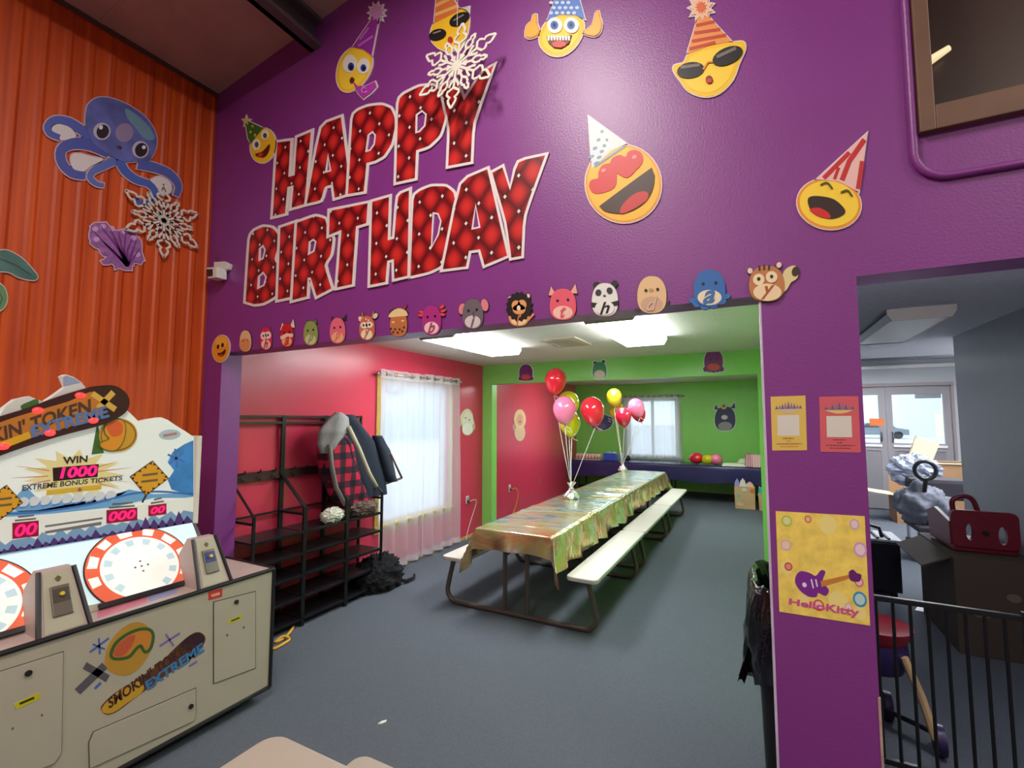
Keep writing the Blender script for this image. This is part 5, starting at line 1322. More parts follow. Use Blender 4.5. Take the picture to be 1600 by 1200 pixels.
cutout('octopus_cutout', 'blue octopus with big dark eyes on the orange wall', 'wall cutout', WO, [body] + tent + wfill, [
    ('underside', wfill, (222, 214, 214)), ('tentacle', [tent[0]], (82, 98, 176)), ('tentacle', [tent[1]], (78, 88, 168)), ('tentacle', [tent[2]], (92, 112, 184)), ('tentacle', [tent[3]], (72, 98, 182)), ('tentacle', [tent[4]], (80, 96, 172)), ('body', [body], mat('watercolour_blue', (92, 100, 168), 0.5, var=0.35, vscale=9)),
    ('teal_patch', [sm(cA([(780, 680), (860, 730), (930, 800), (960, 870), (900, 870), (840, 800), (790, 740)]), 3)], (110, 150, 172)), ('mauve_patch', [E(193, 208, 14, 15, 20)], (150, 132, 168)), ('eye_ring', [E(158, 206, 13.5, 13.5)], (196, 186, 206)), ('eye_ring', [E(218, 234.5, 13, 13.5)], (196, 186, 206)), ('pupil', [E(159, 206.5, 9.5, 11, 20)], (40, 26, 40)), ('pupil', [E(219, 235, 9.5, 11, 20)], (40, 26, 40)), ('eye_shine', [E(156, 200, 3, 3.4), E(223, 231, 3, 3)], (236, 230, 236)), ('mouth', [E(185, 231, 4, 2.6, 20)], (80, 44, 60))], 1.8, (206, 176, 186))
rr = random.Random(3)
cor = [(x / 4, 280 + y / 4) for (x, y) in [(560, 350), (572, 290), (640, 272), (690, 295), (720, 330), (770, 305), (840, 340), (880, 410), (885, 460), (890, 515), (830, 530), (815, 560), (720, 560), (690, 530), (630, 520), (665, 490), (610, 440), (560, 400)]]
corj = [(x + rr.uniform(-2.4, 2.4), y + rr.uniform(-2.4, 2.4)) for (x, y) in sm(cor, 3)]
br = [stroke([(198, 416), (198 + (x - 198) * 0.5 + rr.uniform(-4, 4), 416 + (y - 416) * 0.5 + rr.uniform(-3, 3)), (x, y)], 4.5, taper=1.5) for (x, y) in ((146, 362), (156, 353), (170, 356), (184, 362), (196, 362), (212, 376), (216, 390), (160, 378), (176, 372), (206, 372))]
tips = [E(x, y, 5, 4, 0, 8) for (x, y) in ((148, 358), (160, 354), (174, 358), (150, 374), (194, 362), (208, 372), (214, 398))]
cutout('coral_cutout', 'purple coral branch cutout under the snowflake on the orange wall', 'wall cutout', WO, [corj], [('coral', [corj], mat('coral_purple_print', (150, 96, 160), 0.5, var=0.4, vscale=30)), ('tip', tips, (206, 160, 206)), ('branch', br, (112, 44, 124))], 1.4, (214, 190, 200))
fb = sm([(-40, 420), (-18, 398), (0, 391.5), (15, 393), (35, 405), (50, 421), (58, 432), (52, 438), (30, 434), (12, 425), (-10, 424)], 3)
cutout('fish_cutout', 'dark teal leaf shaped fin cutout cut off by the left edge, upper', 'wall cutout', WO, [fb], [('print', [fb], mat('teal_print', (70, 110, 104), 0.5, var=0.3, vscale=12)), ('fin_line', [stroke([(0, 405), (25, 415), (48, 430)], 2)], (44, 70, 70))], 1.6, (200, 180, 176))
fb = sm([(-30, 450), (-5, 443), (6, 450), (10, 462), (9, 474), (0, 485), (-25, 488)], 3)
cutout('fish_cutout', 'green rounded fin cutout cut off by the left edge, lower', 'wall cutout', WO, [fb], [('print', [fb], (96, 140, 92)), ('fin_line', [stroke([(-5, 452), (3, 466), (-2, 480)], 2)], (60, 96, 70))], 1.6, (200, 190, 176))

# ------------------------------------------------------------------ security camera
c = WF.at(351, 418, 0)
t = thing('security_camera', 'small white security camera high on the purple wall near the orange corner', 'camera', tuple(c))
M().prism([[(340, 411), (356, 410), (364, 414), (362, 422), (356, 424), (340, 424)]], WF.fn(0), WF.fn(0.03)).build('mount', whitepl, parent=t, bevel=0.004)
M().prism([[(341, 423), (357, 422), (357, 438), (343, 440)]], WF.fn(0.012), WF.fn(0.09)).build('body', whitepl, parent=t, bevel=0.005)
M().prism([[(341.5, 426), (351, 425.5), (351, 436), (342.5, 437)]], WF.fn(0.089), WF.fn(0.093)).build('lens', mat('dark_lens', (30, 22, 26), 0.1), parent=t)
M().tube([tuple(WF.at(338, 404, 0.004)), tuple(WF.at(341, 397, 0.006)), tuple(WF.at(340, 412, 0.006))], 0.004, 6).build('cable', mat('dark_red_cable', (90, 20, 40), 0.5), parent=t)

# ------------------------------------------------------------------ brown framed opening and purple conduit, upper right
fr = mat('brown_painted_timber', (112, 80, 62), 0.5, var=0.1, vscale=12)
ow = struct(M().box(0.60, D + 0.16, 2.85, 1.76, D + 0.20, 3.76).build('window_3', mat('dark_brown_panel', (64, 44, 36), 0.35), loc=(1.1, D + 0.16, 2.85)))
M().box(0.56, D - 0.03, 2.772, 0.606, D + 0.05, 3.80).build('frame_board', fr, parent=ow, bevel=0.004)
M().box(0.606, D - 0.03, 2.772, 1.80, D + 0.05, 2.862).build('frame_board', fr, parent=ow, bevel=0.004)
M().box(0.606, D - 0.028, 3.72, 1.80, D + 0.05, 3.80).build('frame_board', fr, parent=ow, bevel=0.004)
t = thing('glowing_rod', 'short glowing rod inside the brown framed opening', 'light', (0.66, D + 0.13, 3.13))  # glowing rod put in for the pale streak inside the opening
M().tube([(0.612, D + 0.12, 3.105), (0.70, D + 0.12, 3.15)], 0.02, 10, r2=0.012).build('tube', mat('warm_glowing_rod', (226, 206, 160), 0.4, emit=0.7), parent=t, smooth='auto')
pts = [(0.548, D - 0.008, 4.6), (0.548, D - 0.008, 3.4), (0.546, D - 0.008, 2.72)] + [(0.546 + 0.1 - 0.1 * math.cos(a), D - 0.008, 2.70 - 0.1 * math.sin(a)) for a in np.linspace(0, P2, 8)] + [(0.8, D - 0.008, 2.598), (2.4, D - 0.008, 2.592)]
struct(M().tube(pts, 0.014, 10).build('trim_8', purple, loc=(0.55, D, 2.6), smooth='auto'))

# ------------------------------------------------------------------ pillar papers
def paper(name, label, cat, quad, rgb, pl=WF, rough=0.5):
    c = pl.at(*np.mean(np.array(quad), axis=0), 0)
    r = M().prism([quad], pl.fn(0), pl.fn(0.0012)).build(name, flat(rgb, rough), loc=tuple(c))
    return tag(r, label, cat)


def ink(name, root, polys, rgb, k, pl=WF, h=0.0012):
    return pieces(name, polys, pl.fn(h - 0.0004), pl.fn(h + 0.0002 * k), rgb, root)


def bl(q, u, v):
    a = np.array(q, float); x = (a[3] * (1 - u) + a[2] * u) * (1 - v) + (a[0] * (1 - u) + a[1] * u) * v
    return (x[0], x[1])


def squiggle(q, v, n, u0, u1, th):
    """one line of print too small to read: short dashes"""
    out = []; u = u0; rr = random.Random(int(v * 1000) + n)
    while u < u1:
        d = rr.uniform(0.02, 0.06)
        out.append([bl(q, u, v), bl(q, min(u1, u + d), v), bl(q, min(u1, u + d), v + th), bl(q, u, v + th)]); u += d + 0.018
    return out


for (q, rgb, lab, ink1, ink2) in (([(1206.5, 704), (1261, 703.5), (1258.5, 618), (1204, 620)], (226, 190, 92), 'yellow flyer with a white square on the purple pillar', (120, 76, 60), (206, 120, 60)), ([(1282, 706), (1345, 707), (1341, 619), (1280, 620)], (216, 96, 104), 'coral red flyer with a white square on the purple pillar', (110, 50, 70), (120, 60, 80))):
    r = paper('flyer', lab, 'flyer', q, rgb)
    sk = []
    for i in range(9):
        u = 0.16 + i * 0.085; h_ = 0.045 + 0.085 * math.exp(-((i - 4) / 2.2) ** 2)
        sk.append([bl(q, u - 0.04, 0.235), bl(q, u, 0.235 - h_ - 0.02), bl(q, u + 0.05, 0.235)])
    ink('logo_skyline', r, sk[::2], (90, 96, 150), 1); ink('logo_skyline', r, sk[1::2], (150, 110, 150), 2)
    ink('logo_swoosh', r, [[bl(q, 0.15 + 0.7 * t, 0.25 + 0.06 * math.sin(math.pi * t)) for t in np.linspace(0, 1, 9)] + [bl(q, 0.85 - 0.7 * t, 0.245) for t in np.linspace(0, 1, 5)]], (206, 190, 170) if rgb[0] > 220 else (226, 200, 110), 3)
    ink('white_square', r, [[bl(q, 0.17, 0.73), bl(q, 0.80, 0.73), bl(q, 0.80, 0.35), bl(q, 0.17, 0.35)]], (222, 216, 206), 1)
    for j, (v, a, bb) in enumerate(((0.77, 0.32, 0.64), (0.82, 0.42, 0.56), (0.87, 0.14, 0.86), (0.92, 0.24, 0.76))):
        ink('print_line', r, squiggle(q, v, j, a, bb, 0.02), ink1 if j % 2 == 0 else ink2, 1)

q = [(1217.7, 955.5), (1359.5, 977.5), (1351, 806.5), (1212, 798.5)]
r = paper('poster', 'yellow square poster with bubbles and a purple guitar on the pillar', 'poster', q, (238, 200, 84), rough=0.3)
rr = random.Random(5)
pm = mat('poster_yellow_wash', (246, 216, 104), 0.3, var=0.2, vscale=22)
ink('background_print', r, [[bl(q, 0.0, 1), bl(q, 1, 1), bl(q, 1, 0), bl(q, 0, 0)]], pm, 1)
def disc(u, v, ru, n=18, k=1.0):
    return [bl(q, u + ru * math.cos(2 * math.pi * i / n), v + ru * k * 0.93 * math.sin(2 * math.pi * i / n)) for i in range(n)]
ink('pale_glow', r, [disc(0.58, 0.1, 0.1), disc(0.66, 0.82, 0.11), disc(0.27, 0.86, 0.07), disc(0.1, 0.55, 0.07), disc(0.9, 0.9, 0.07)], (246, 226, 140), 2)
for (u, v, ru, c1_, c2_) in ((0.12, 0.09, 0.06, (180, 200, 70), (226, 226, 160)), (0.36, 0.06, 0.038, (214, 84, 60), (240, 190, 160)), (0.88, 0.08, 0.055, (214, 170, 196), (238, 214, 214)), (0.1, 0.33, 0.06, (226, 180, 190), (240, 214, 190)), (0.93, 0.31, 0.075, (222, 160, 206), (240, 214, 224)), (0.12, 0.54, 0.045, (196, 50, 50), (226, 150, 130)), (0.9, 0.61, 0.05, (226, 90, 130), (240, 200, 206)), (0.9, 0.77, 0.078, (60, 150, 196), (190, 220, 226)), (0.44, 0.88, 0.06, (214, 80, 60), (240, 206, 180)), (0.77, 0.86, 0.045, (226, 170, 180), (240, 214, 206))):
    ink('bubble', r, [disc(u, v, ru)], c1_, 3); ink('bubble_centre', r, [disc(u, v, ru * 0.72)], c2_, 4)
gtr = sm([bl(q, *p) for p in ((0.20, 0.62), (0.26, 0.57), (0.36, 0.58), (0.42, 0.60), (0.48, 0.54), (0.53, 0.55), (0.50, 0.62), (0.50, 0.66), (0.56, 0.72), (0.52, 0.78), (0.44, 0.76), (0.42, 0.80), (0.34, 0.81), (0.25, 0.77), (0.19, 0.70))], 3)
ink('guitar_body', r, [gtr], (126, 40, 150), 5)
ink('guitar_neck', r, [[bl(q, 0.47, 0.645), bl(q, 0.80, 0.55), bl(q, 0.80, 0.585), bl(q, 0.48, 0.70)]], (206, 130, 60), 6)
ink('guitar_headstock', r, [sm([bl(q, *p) for p in ((0.79, 0.53), (0.84, 0.50), (0.88, 0.53), (0.93, 0.54), (0.91, 0.60), (0.86, 0.61), (0.80, 0.60))], 2)], (104, 30, 110), 7)
ink('guitar_detail', r, [disc(0.29, 0.70, 0.025), [bl(q, 0.36, 0.64), bl(q, 0.375, 0.635), bl(q, 0.395, 0.72), bl(q, 0.38, 0.725)], [bl(q, 0.41, 0.635), bl(q, 0.425, 0.63), bl(q, 0.44, 0.70), bl(q, 0.425, 0.705)]], (236, 226, 236), 7)
lq = [bl(q, 0.105, 0.93), bl(q, 0.88, 0.955), bl(q, 0.89, 0.855), bl(q, 0.115, 0.85)]
lettering('lettering', 'HelloKitty', [(lq[0][0], lq[0][1]), (lq[1][0], lq[1][1]), (lq[2][0], lq[2][1]), (lq[3][0], lq[3][1])], WF, 0.0028, flat((214, 84, 150)), r, off=0.03)
# ------------------------------------------------------------------ arcade cabinet
XB = -3.165; XFm = -2.758
PB = Plane((XB, 0, 0), (1, 0, 0)); PF = Plane((XFm, 0, 0), (1, 0, 0))
sl0 = np.array((-2.925, 0, 0.80)); sl1 = np.array((XB, 0, 1.086)); sv = (sl1 - sl0) / np.linalg.norm(sl1 - sl0); sn = np.array((-sv[2] * -1, 0, -sv[0])); sn = sn / np.linalg.norm(sn)
if sn[2] < 0: sn = -sn
PP = Plane(sl0, sn)
cream = mat('cream_laminate', (184, 173, 154), 0.45, var=0.03)
lip = mat('pinkish_cream_deck', (186, 163, 157), 0.4)
tmold = mat('black_edge_moulding', (28, 24, 28), 0.4)
LITW = 0.30
ar = thing('arcade_game', 'white redemption arcade cabinet with snowboard backboard against the orange wall', 'arcade machine', (-3.25, 1.2, 0))
Y0, Y1 = 0.33, 2.02
M().box(-3.76, Y0, 0.07, XFm, Y1, 0.783).build('cabinet', cream, parent=ar, bevel=0.006)
M().prism([[(-3.76, 0.78), (-2.925, 0.78), (-2.925, 0.797), (XB, 1.08), (-3.76, 1.08)]], lambda p: (p[0], Y0 + 0.2, p[1]), lambda p: (p[0], 1.745, p[1])).build('upper_housing', cream, parent=ar)
M().box(XFm - 0.17, Y0, 0.78, XFm, 1.745, 0.790).box(-3.7, 1.745, 0.78, XFm, Y1, 0.790).build('deck', lip, parent=ar)
for (a, bb) in (((XFm, Y0, 0.787), (XFm, Y1, 0.787)), ((XFm, Y1, 0.07), (XFm, Y1, 0.787)), ((-3.4, Y1, 0.787), (XFm, Y1, 0.787)), ((XFm, Y0, 0.07), (XFm, Y1, 0.07)), ((XB, 1.745, 1.084), (-2.92, 1.745, 0.80))):
    M().tube([a, bb], 0.012, 8).build('edge_moulding', tmold, parent=ar)
for x in (-3.65, -2.87):
    for yy in (0.45, 1.85):
        M().lathe([(0.03, 0), (0.035, 0.02), (0.03, 0.07)], (x, yy, 0), 12).build('foot', blackpl, parent=ar)
    M().box(x - 0.05, 0.4, 0.03, x + 0.05, 1.9, 0.071).build('skid', blackpl, parent=ar)


def art(name, polys, colr, h, pl=PB, parent=None):
    return pieces(name, polys, pl.fn(0.0), pl.fn(h), colr, parent or ar)


# playfield
art('playfield', [[(-30, 985), (-30, 872), (301, 817), (340, 878), (278, 905), (147, 945), (60, 960)]], mat('lit_pale_blue_playfield', (206, 228, 232), 0.3, emit=LITW), 0.004, PP)


def wheel(yc, label_k):
    cen = 0.5 * (PP.at(131, 894, 0) + PP.at(296, 880, 0))
    a = PP.at(131, 894, 0); bb = PP.at(296, 880, 0)
    ro = 0.5 * np.linalg.norm(a - bb); bmin = (sl0 - cen) @ sv + 0.012
    base = cen + np.array((0, yc, 0))
    fn = lambda h: (lambda p: tuple(base + np.array((0, 1, 0)) * p[0] + sv * p[1] + sn * h))
    clip = lambda pts: [(p[0], max(p[1], bmin)) for p in pts]
    ang = [2 * math.pi * i / 64 for i in range(64)]
    ringp = clip([(ro * math.cos(t), ro * math.sin(t)) for t in ang])
    red_ = mat('orange_red_wheel', (232, 104, 72), 0.3, emit=0.15); wht = mat('lit_white_wheel', (238, 238, 230), 0.3, emit=LITW); blu = mat('lit_pale_blue_cell', (188, 214, 222), 0.3, emit=LITW * 0.7); blk = mat('wheel_black_rim', (40, 34, 34), 0.4)
    wl = M().prism([clip([(ro * 1.025 * math.cos(t), ro * 1.025 * math.sin(t)) for t in ang])], fn(0.004), fn(0.010)).build('wheel', blk, parent=ar)
    M().prism([ringp], fn(0.009), fn(0.0115)).build('red_ring', red_, parent=wl)
    M().prism([clip([(ro * 0.75 * math.cos(t), ro * 0.75 * math.sin(t)) for t in ang])], fn(0.011), fn(0.0128)).build('white_disc', wht, parent=wl)
    for i in range(12):
        t0 = 2 * math.pi * (i + 0.25) / 12
        for (r0, r1, dt, mt, nm, hh) in ((0.80, 0.97, 0.125 + 0.03 * (i % 2), wht, 'white_cell', 0.0125), (0.55, 0.70, 0.12, blu, 'blue_cell', 0.0138)):
            pts = [(ro * r0 * math.cos(t0 - dt), ro * r0 * math.sin(t0 - dt)), (ro * r1 * math.cos(t0 - dt), ro * r1 * math.sin(t0 - dt)), (ro * r1 * math.cos(t0 + dt), ro * r1 * math.sin(t0 + dt)), (ro * r0 * math.cos(t0 + dt), ro * r0 * math.sin(t0 + dt))]
            if min(p[1] for p in pts) > bmin + 0.004:
                M().prism([pts], fn(0.0115 if nm == 'white_cell' else 0.0125), fn(hh)).build(nm, mt, parent=wl)
    for (du, dv) in ((-0.03, 0.0), (0.03, 0.0), (0, 0.03), (0, -0.03), (0, 0)):
        M().prism([[(du + 0.006 * math.cos(t), dv + 0.006 * math.sin(t)) for t in ang[::8]]], fn(0.0125), fn(0.0145)).build('bolt', chrome, parent=wl)
    M().prism([[(-ro * 0.92, bmin - 0.02), (ro * 0.92, bmin - 0.02), (ro * 0.92, bmin + 0.004), (-ro * 0.92, bmin + 0.004)]], fn(0.003), fn(0.016)).build('front_trim', tmold, parent=wl)


wheel(0.0, 1); wheel(-0.655, 2)
art('winner_print', [[(152, 966), (230, 942), (230, 930), (152, 953)]], (206, 120, 140), 0.0005, Plane((0, 0, 0.790), (0, 0, 1)))
art('winner_print', [[(232, 941), (276, 927), (276, 917), (232, 929)]], (150, 150, 190), 0.0005, Plane((0, 0, 0.790), (0, 0, 1)))
# coin pods
for (yc, cm) in ((1.005, (70, 60, 50)), (1.662, (46, 60, 120))):
    hb, ht = 0.09, 0.062
    def pod(p, side, hb=hb, ht=ht, yc=yc):
        k = (p[1] - 0.785) / 0.26
        return (p[0], yc + side * (hb + (ht - hb) * k), p[1])
    pr = [(-2.765, 0.785), (-2.90, 1.045), (-2.96, 1.045), (-3.02, 0.95), (-2.95, 0.785)]
    pd = M().prism([pr], lambda p: pod(p, -1), lambda p: pod(p, 1)).build('coin_pod', lip, parent=ar, bevel=0.004)
    for sd in (-1, 1):
        M().tube([pod((-2.765, 0.79), sd), pod((-2.90, 1.045), sd)], 0.010, 8).build('edge_moulding', tmold, parent=pd)
    fd = np.array((-0.135, 0, 0.26)); fd /= np.linalg.norm(fd); fnn = np.array((0.26, 0, 0.135)); fnn /= np.linalg.norm(fnn)
    fo = np.array((-2.765, yc, 0.785))
    F2 = lambda h: (lambda p: tuple(fo + np.array((0, 1, 0)) * p[0] + fd * p[1] + fnn * h))
    M().prism([[(-0.068, 0.015), (0.068, 0.015), (0.05, 0.28), (-0.05, 0.28)]], F2(0.0), F2(0.003)).build('pod_face', mat('khaki_pod_face', (176, 168, 146), 0.4), parent=pd)
    M().prism([[(-0.036, 0.08), (0.036, 0.08), (0.034, 0.215), (-0.034, 0.215)]], F2(0.0), F2(0.012)).build('coin_door', mat('brushed_steel_door', (120, 112, 100), 0.35, metal=0.6), parent=pd, bevel=0.003)
    M().prism([[(-0.028, 0.14), (0.028, 0.14), (0.028, 0.2), (-0.028, 0.2)]], F2(0.01), F2(0.014)).build('coin_plate', flat(cm), parent=pd)
    M().tube([tuple(fo + fd * 0.172 + fnn * 0.012), tuple(fo + fd * 0.172 + fnn * 0.028)], 0.009, 10).build('button', mat('amber_button', (214, 180, 60), 0.3), parent=pd)
    M().prism([[(-0.004, 0.235), (0.004, 0.235), (0.012, 0.25), (0.0, 0.262), (-0.012, 0.25)]], F2(0.002), F2(0.006)).build('arrow_decal', flat((90, 84, 40)), parent=pd)

# backboard outline with mountains and board
bo = [(303, 690), (303, 683), (290, 674), (276, 665.5), (262, 656), (252, 652), (232, 655), (217, 659), (203, 645), (197, 640)]
brd = sm([(-95, 735), (-60, 668), (0, 650), (44, 636.5), (88, 620), (133, 606.5), (150, 603), (175, 602.5), (192, 612), (199.5, 626), (196, 641), (182, 652.5), (157, 664), (105, 677.5), (52, 693), (0, 711), (-60, 735)], 3)
snow1 = [(0, 649), (8, 636), (24, 624), (46, 619), (60, 625), (70, 628), (92, 613), (104, 604), (97, 588), (103, 585), (115, 589), (127, 597), (134, 606), (100, 660), (0, 690)]
bpoly = bo + [(180, 655), (134, 606), (127, 597), (115, 589), (103, 585), (97, 588), (104, 604), (92, 613), (70, 628), (60, 625), (46, 619), (24, 624), (8, 636), (-60, 690), (-80, 880), (303, 817)]
M().prism([bpoly], PB.fn(-0.05), PB.fn(0.0)).build('backboard', mat('lit_white_backboard', (226, 230, 224), 0.35, emit=LITW * 0.55), parent=ar)
M().box(-3.76, 0.5, 1.075, XB - 0.05, 1.70, 1.56).build('rear_housing', cream, parent=ar)
pst = PB.at(307, 750, 0)
M().box(XB - 0.12, pst[1] - 0.012, 1.08, XB + 0.012, pst[1] + 0.016, float(PB.at(307, 681)[2])).build('side_post', mat('white_frame_post', (226, 218, 206), 0.4), parent=ar, bevel=0.004)
art('snow_bank', [snow1], (216, 212, 206), 0.001)
art('shark_fin_print', [[(99, 604), (98.5, 589), (104, 587), (116, 591), (126, 598)]], (150, 160, 190), 0.002)
art('pine_print', [sm([(32, 634), (44, 628), (58, 623), (60, 632), (50, 640), (36, 641)], 2), [(143, 710), (152, 660), (162, 708)]], (70, 110, 50), 0.002)
sky = [(302, 688), (302, 771), (284, 770), (268, 765), (262, 750), (272, 735), (262, 722), (270, 706), (288, 694)]
art('blue_sky_print', [sky], mat('sky_blue_print', (70, 140, 214), 0.4, var=0.3, vscale=9), 0.0012)
art('ice_blue_print', [[(0, 800), (60, 797), (150, 780), (203, 765), (240, 772), (302, 770), (302, 778), (240, 778), (180, 792), (60, 805), (0, 808)], [(10, 790), (40, 760), (60, 780), (120, 785), (190, 770), (203, 764), (180, 780), (100, 796), (30, 800)]], (120, 176, 222), 0.0012)
art('wave_line', [stroke(sm([(0, 803), (60, 800), (140, 788), (203, 772), (250, 768), (302, 773)], 4, False), 3)], (60, 120, 196), 0.0018)
art('snow_foam', [E(20 + 17 * i, 786 - 1.3 * i, 9, 8, -20, 12) for i in range(10)], (222, 226, 230), 0.0016)
art('foam_shadow', [stroke([(14 + 17 * i, 795 - 1.3 * i), (24 + 17 * i, 793 - 1.5 * i), (30 + 17 * i, 786 - 1.5 * i)], 2.2, taper=0.8) for i in range(10)], (80, 130, 206), 0.002)
burst = [(115 + (80 if i % 2 == 0 else 46) * math.cos(i * math.pi / 13), 742 + (40 if i % 2 == 0 else 26) * math.sin(i * math.pi / 13)) for i in range(26)]
art('starburst', [burst], (244, 228, 160), 0.0014)
art('starburst_ray', [[(115 + 40 * math.cos(a), 742 + 22 * math.sin(a)), (115 + r_ * math.cos(a + 0.05), 742 + r_ * 0.5 * math.sin(a + 0.05)), (115 + 40 * math.cos(a + 0.1), 742 + 22 * math.sin(a + 0.1))] for a, r_ in ((0.2, 92), (0.5, 88), (-0.3, 96), (2.7, 90), (3.0, 98), (3.4, 94), (2.4, 80), (-0.6, 84))], (220, 150, 130), 0.0017)
# snowboard on the backboard
sb_ = M().prism([brd], PB.fn(0.0), PB.fn(0.022)).build('snowboard_sign', mat('dark_brown_board', (62, 28, 26), 0.35), parent=ar)
inn = sm([(-80, 728), (-50, 682), (0, 659), (50, 643), (105, 627), (140, 612), (150, 625), (158, 642), (140, 656), (104, 667), (50, 683), (0, 702), (-50, 722)], 3)
art('orange_panel', [inn], (196, 120, 40), 0.0235, PB, sb_)
art('yellow_panel', [[(0, 690), (42, 674), (46, 684), (0, 702), (-40, 716), (-40, 704)]], (222, 170, 40), 0.0242, PB, sb_)
art('yellow_x', [stroke([(141, 615), (177, 640)], 9), stroke([(174, 613), (150, 638)], 9)], (222, 176, 76), 0.0245, PB, sb_)
lettering('board_lettering', "SMOKIN' TOKEN", [(-72, 712), (141, 643), (138, 622), (-78, 690)], PB, 0.0248, flat((84, 52, 40)), sb_, off=0.03, shear=0.1)
lettering('board_lettering', 'EXTREME', [(46, 684), (170, 651), (162, 634), (42, 666)], PB, 0.0255, flat((92, 122, 176)), sb_, off=0.04, shear=0.1)
led = mat('lit_red_led', (255, 40, 40), 0.3, emit=2.5)
for (x, y) in ((122, 618), (56, 641.5), (142.5, 657), (75, 676.5), (2, 697.5)):
    p = PB.at(x, y, 0.022)
    M().ball(tuple(p), (0.014, 0.022, 0.016), 10, 8).build('led', led, parent=sb_, smooth=True)
# coin with ski goggles
art('gold_token', [E(184, 680, 30, 26, -10, 28)], (214, 160, 50), 0.006)
art('gold_token_rim', [stroke(E(184, 680, 27, 23, -10, 28) + [E(184, 680, 27, 23, -10, 28)[0]], 1.6)], (120, 80, 30), 0.0066)
gg = sm([(163, 668), (170, 658), (182, 655), (192, 660), (194, 676), (188, 694), (176, 704), (160, 700), (156, 693), (170, 686), (164, 678)], 3)
art('goggle_frame', [grow(gg, 2)], (110, 120, 40), 0.009)
art('goggle_lens', [gg], (232, 150, 40), 0.011)
art('goggle_lens_tint', [sm([(165, 668), (171, 660), (182, 658), (190, 664), (188, 678), (174, 682)], 3)], (226, 100, 50), 0.0116)
# displays
art('display_window', [[(83, 752), (152, 745), (154, 725), (82, 731)]], (52, 16, 26), 0.003)
hot = mat('lit_pink_digits', (255, 20, 90), 0.3, emit=1.4)
lettering('digits', '1000', [(93, 748), (151, 743), (152.5, 726.5), (95, 730.5)], PB, 0.0036, hot, ar, off=0.03, shear=0.1)
lettering('print_win', 'WIN', [(99, 726), (136, 722), (137, 711.5), (98, 714)], PB, 0.0026, flat((50, 44, 44)), ar, off=0.03)
lettering('print_bonus', 'EXTREME BONUS TICKETS', [(34, 767), (191, 750), (191, 743), (34, 758)], PB, 0.0026, flat((60, 62, 64)), ar, off=0.02, shear=0.1)
art('yellow_ribbon_print', [[(72, 774), (120, 768), (158, 764), (158, 757), (120, 761), (73, 766)]], (226, 184, 60), 0.0024)
art('ribbon_star', [[(124 + (4.5 if i % 2 == 0 else 2) * math.sin(i * math.pi / 5), 765 - (4.5 if i % 2 == 0 else 2) * math.cos(i * math.pi / 5)) for i in range(10)]], (150, 90, 110), 0.0028)
for (dx, dy) in ((0, 0), (-228, 38)):
    q = [(238 + dx, 721 + dy), (262 + dx, 747 + dy), (228 + dx, 773 + dy), (204 + dx, 745 + dy)]
    dg_ = art('diamond_sign', [grow(q, 1.2)], (60, 40, 20), 0.003)
    art('sign_face', [q], (232, 166, 40), 0.004, PB, dg_)
    art('sign_border_dash', [[(q[i][0] * (1 - t) + q[(i + 1) % 4][0] * t + (233 + dx - q[i][0]) * 0.06 + w1, q[i][1] * (1 - t) + q[(i + 1) % 4][1] * t + (747 + dy - q[i][1]) * 0.06 + w2) for (w1, w2) in ((-1.6, -1.4), (1.6, -1.4), (1.6, 1.4), (-1.6, 1.4))] for i in range(4) for t in (0.12, 0.37, 0.62, 0.87)], (60, 40, 20), 0.0046, PB, dg_)
    art('sign_print_line', [[(222 + dx, 741 + dy), (246 + dx, 738 + dy), (246 + dx, 741.5 + dy), (222 + dx, 744.5 + dy)], [(220 + dx, 751 + dy), (246 + dx, 748 + dy), (246 + dx, 751.5 + dy), (220 + dx, 754.5 + dy)]], (120, 96, 60), 0.0046, PB, dg_)
art('sign_post', [stroke([(228, 774), (222, 785)], 3)], (60, 50, 50), 0.002)
art('blue_flake', [stroke([(275 + 14 * math.cos(a), 716 + 15 * math.sin(a)), (275 - 14 * math.cos(a), 716 - 15 * math.sin(a))], 3) for a in (0.4, 1.45, 2.5)], (80, 120, 196), 0.0022)
art('oval_logo', [E(265, 679, 17, 8, -4)], (186, 206, 214), 0.002)
art('oval_logo_print', [stroke([(255, 681), (276, 677)], 4)], (190, 130, 130), 0.0026)
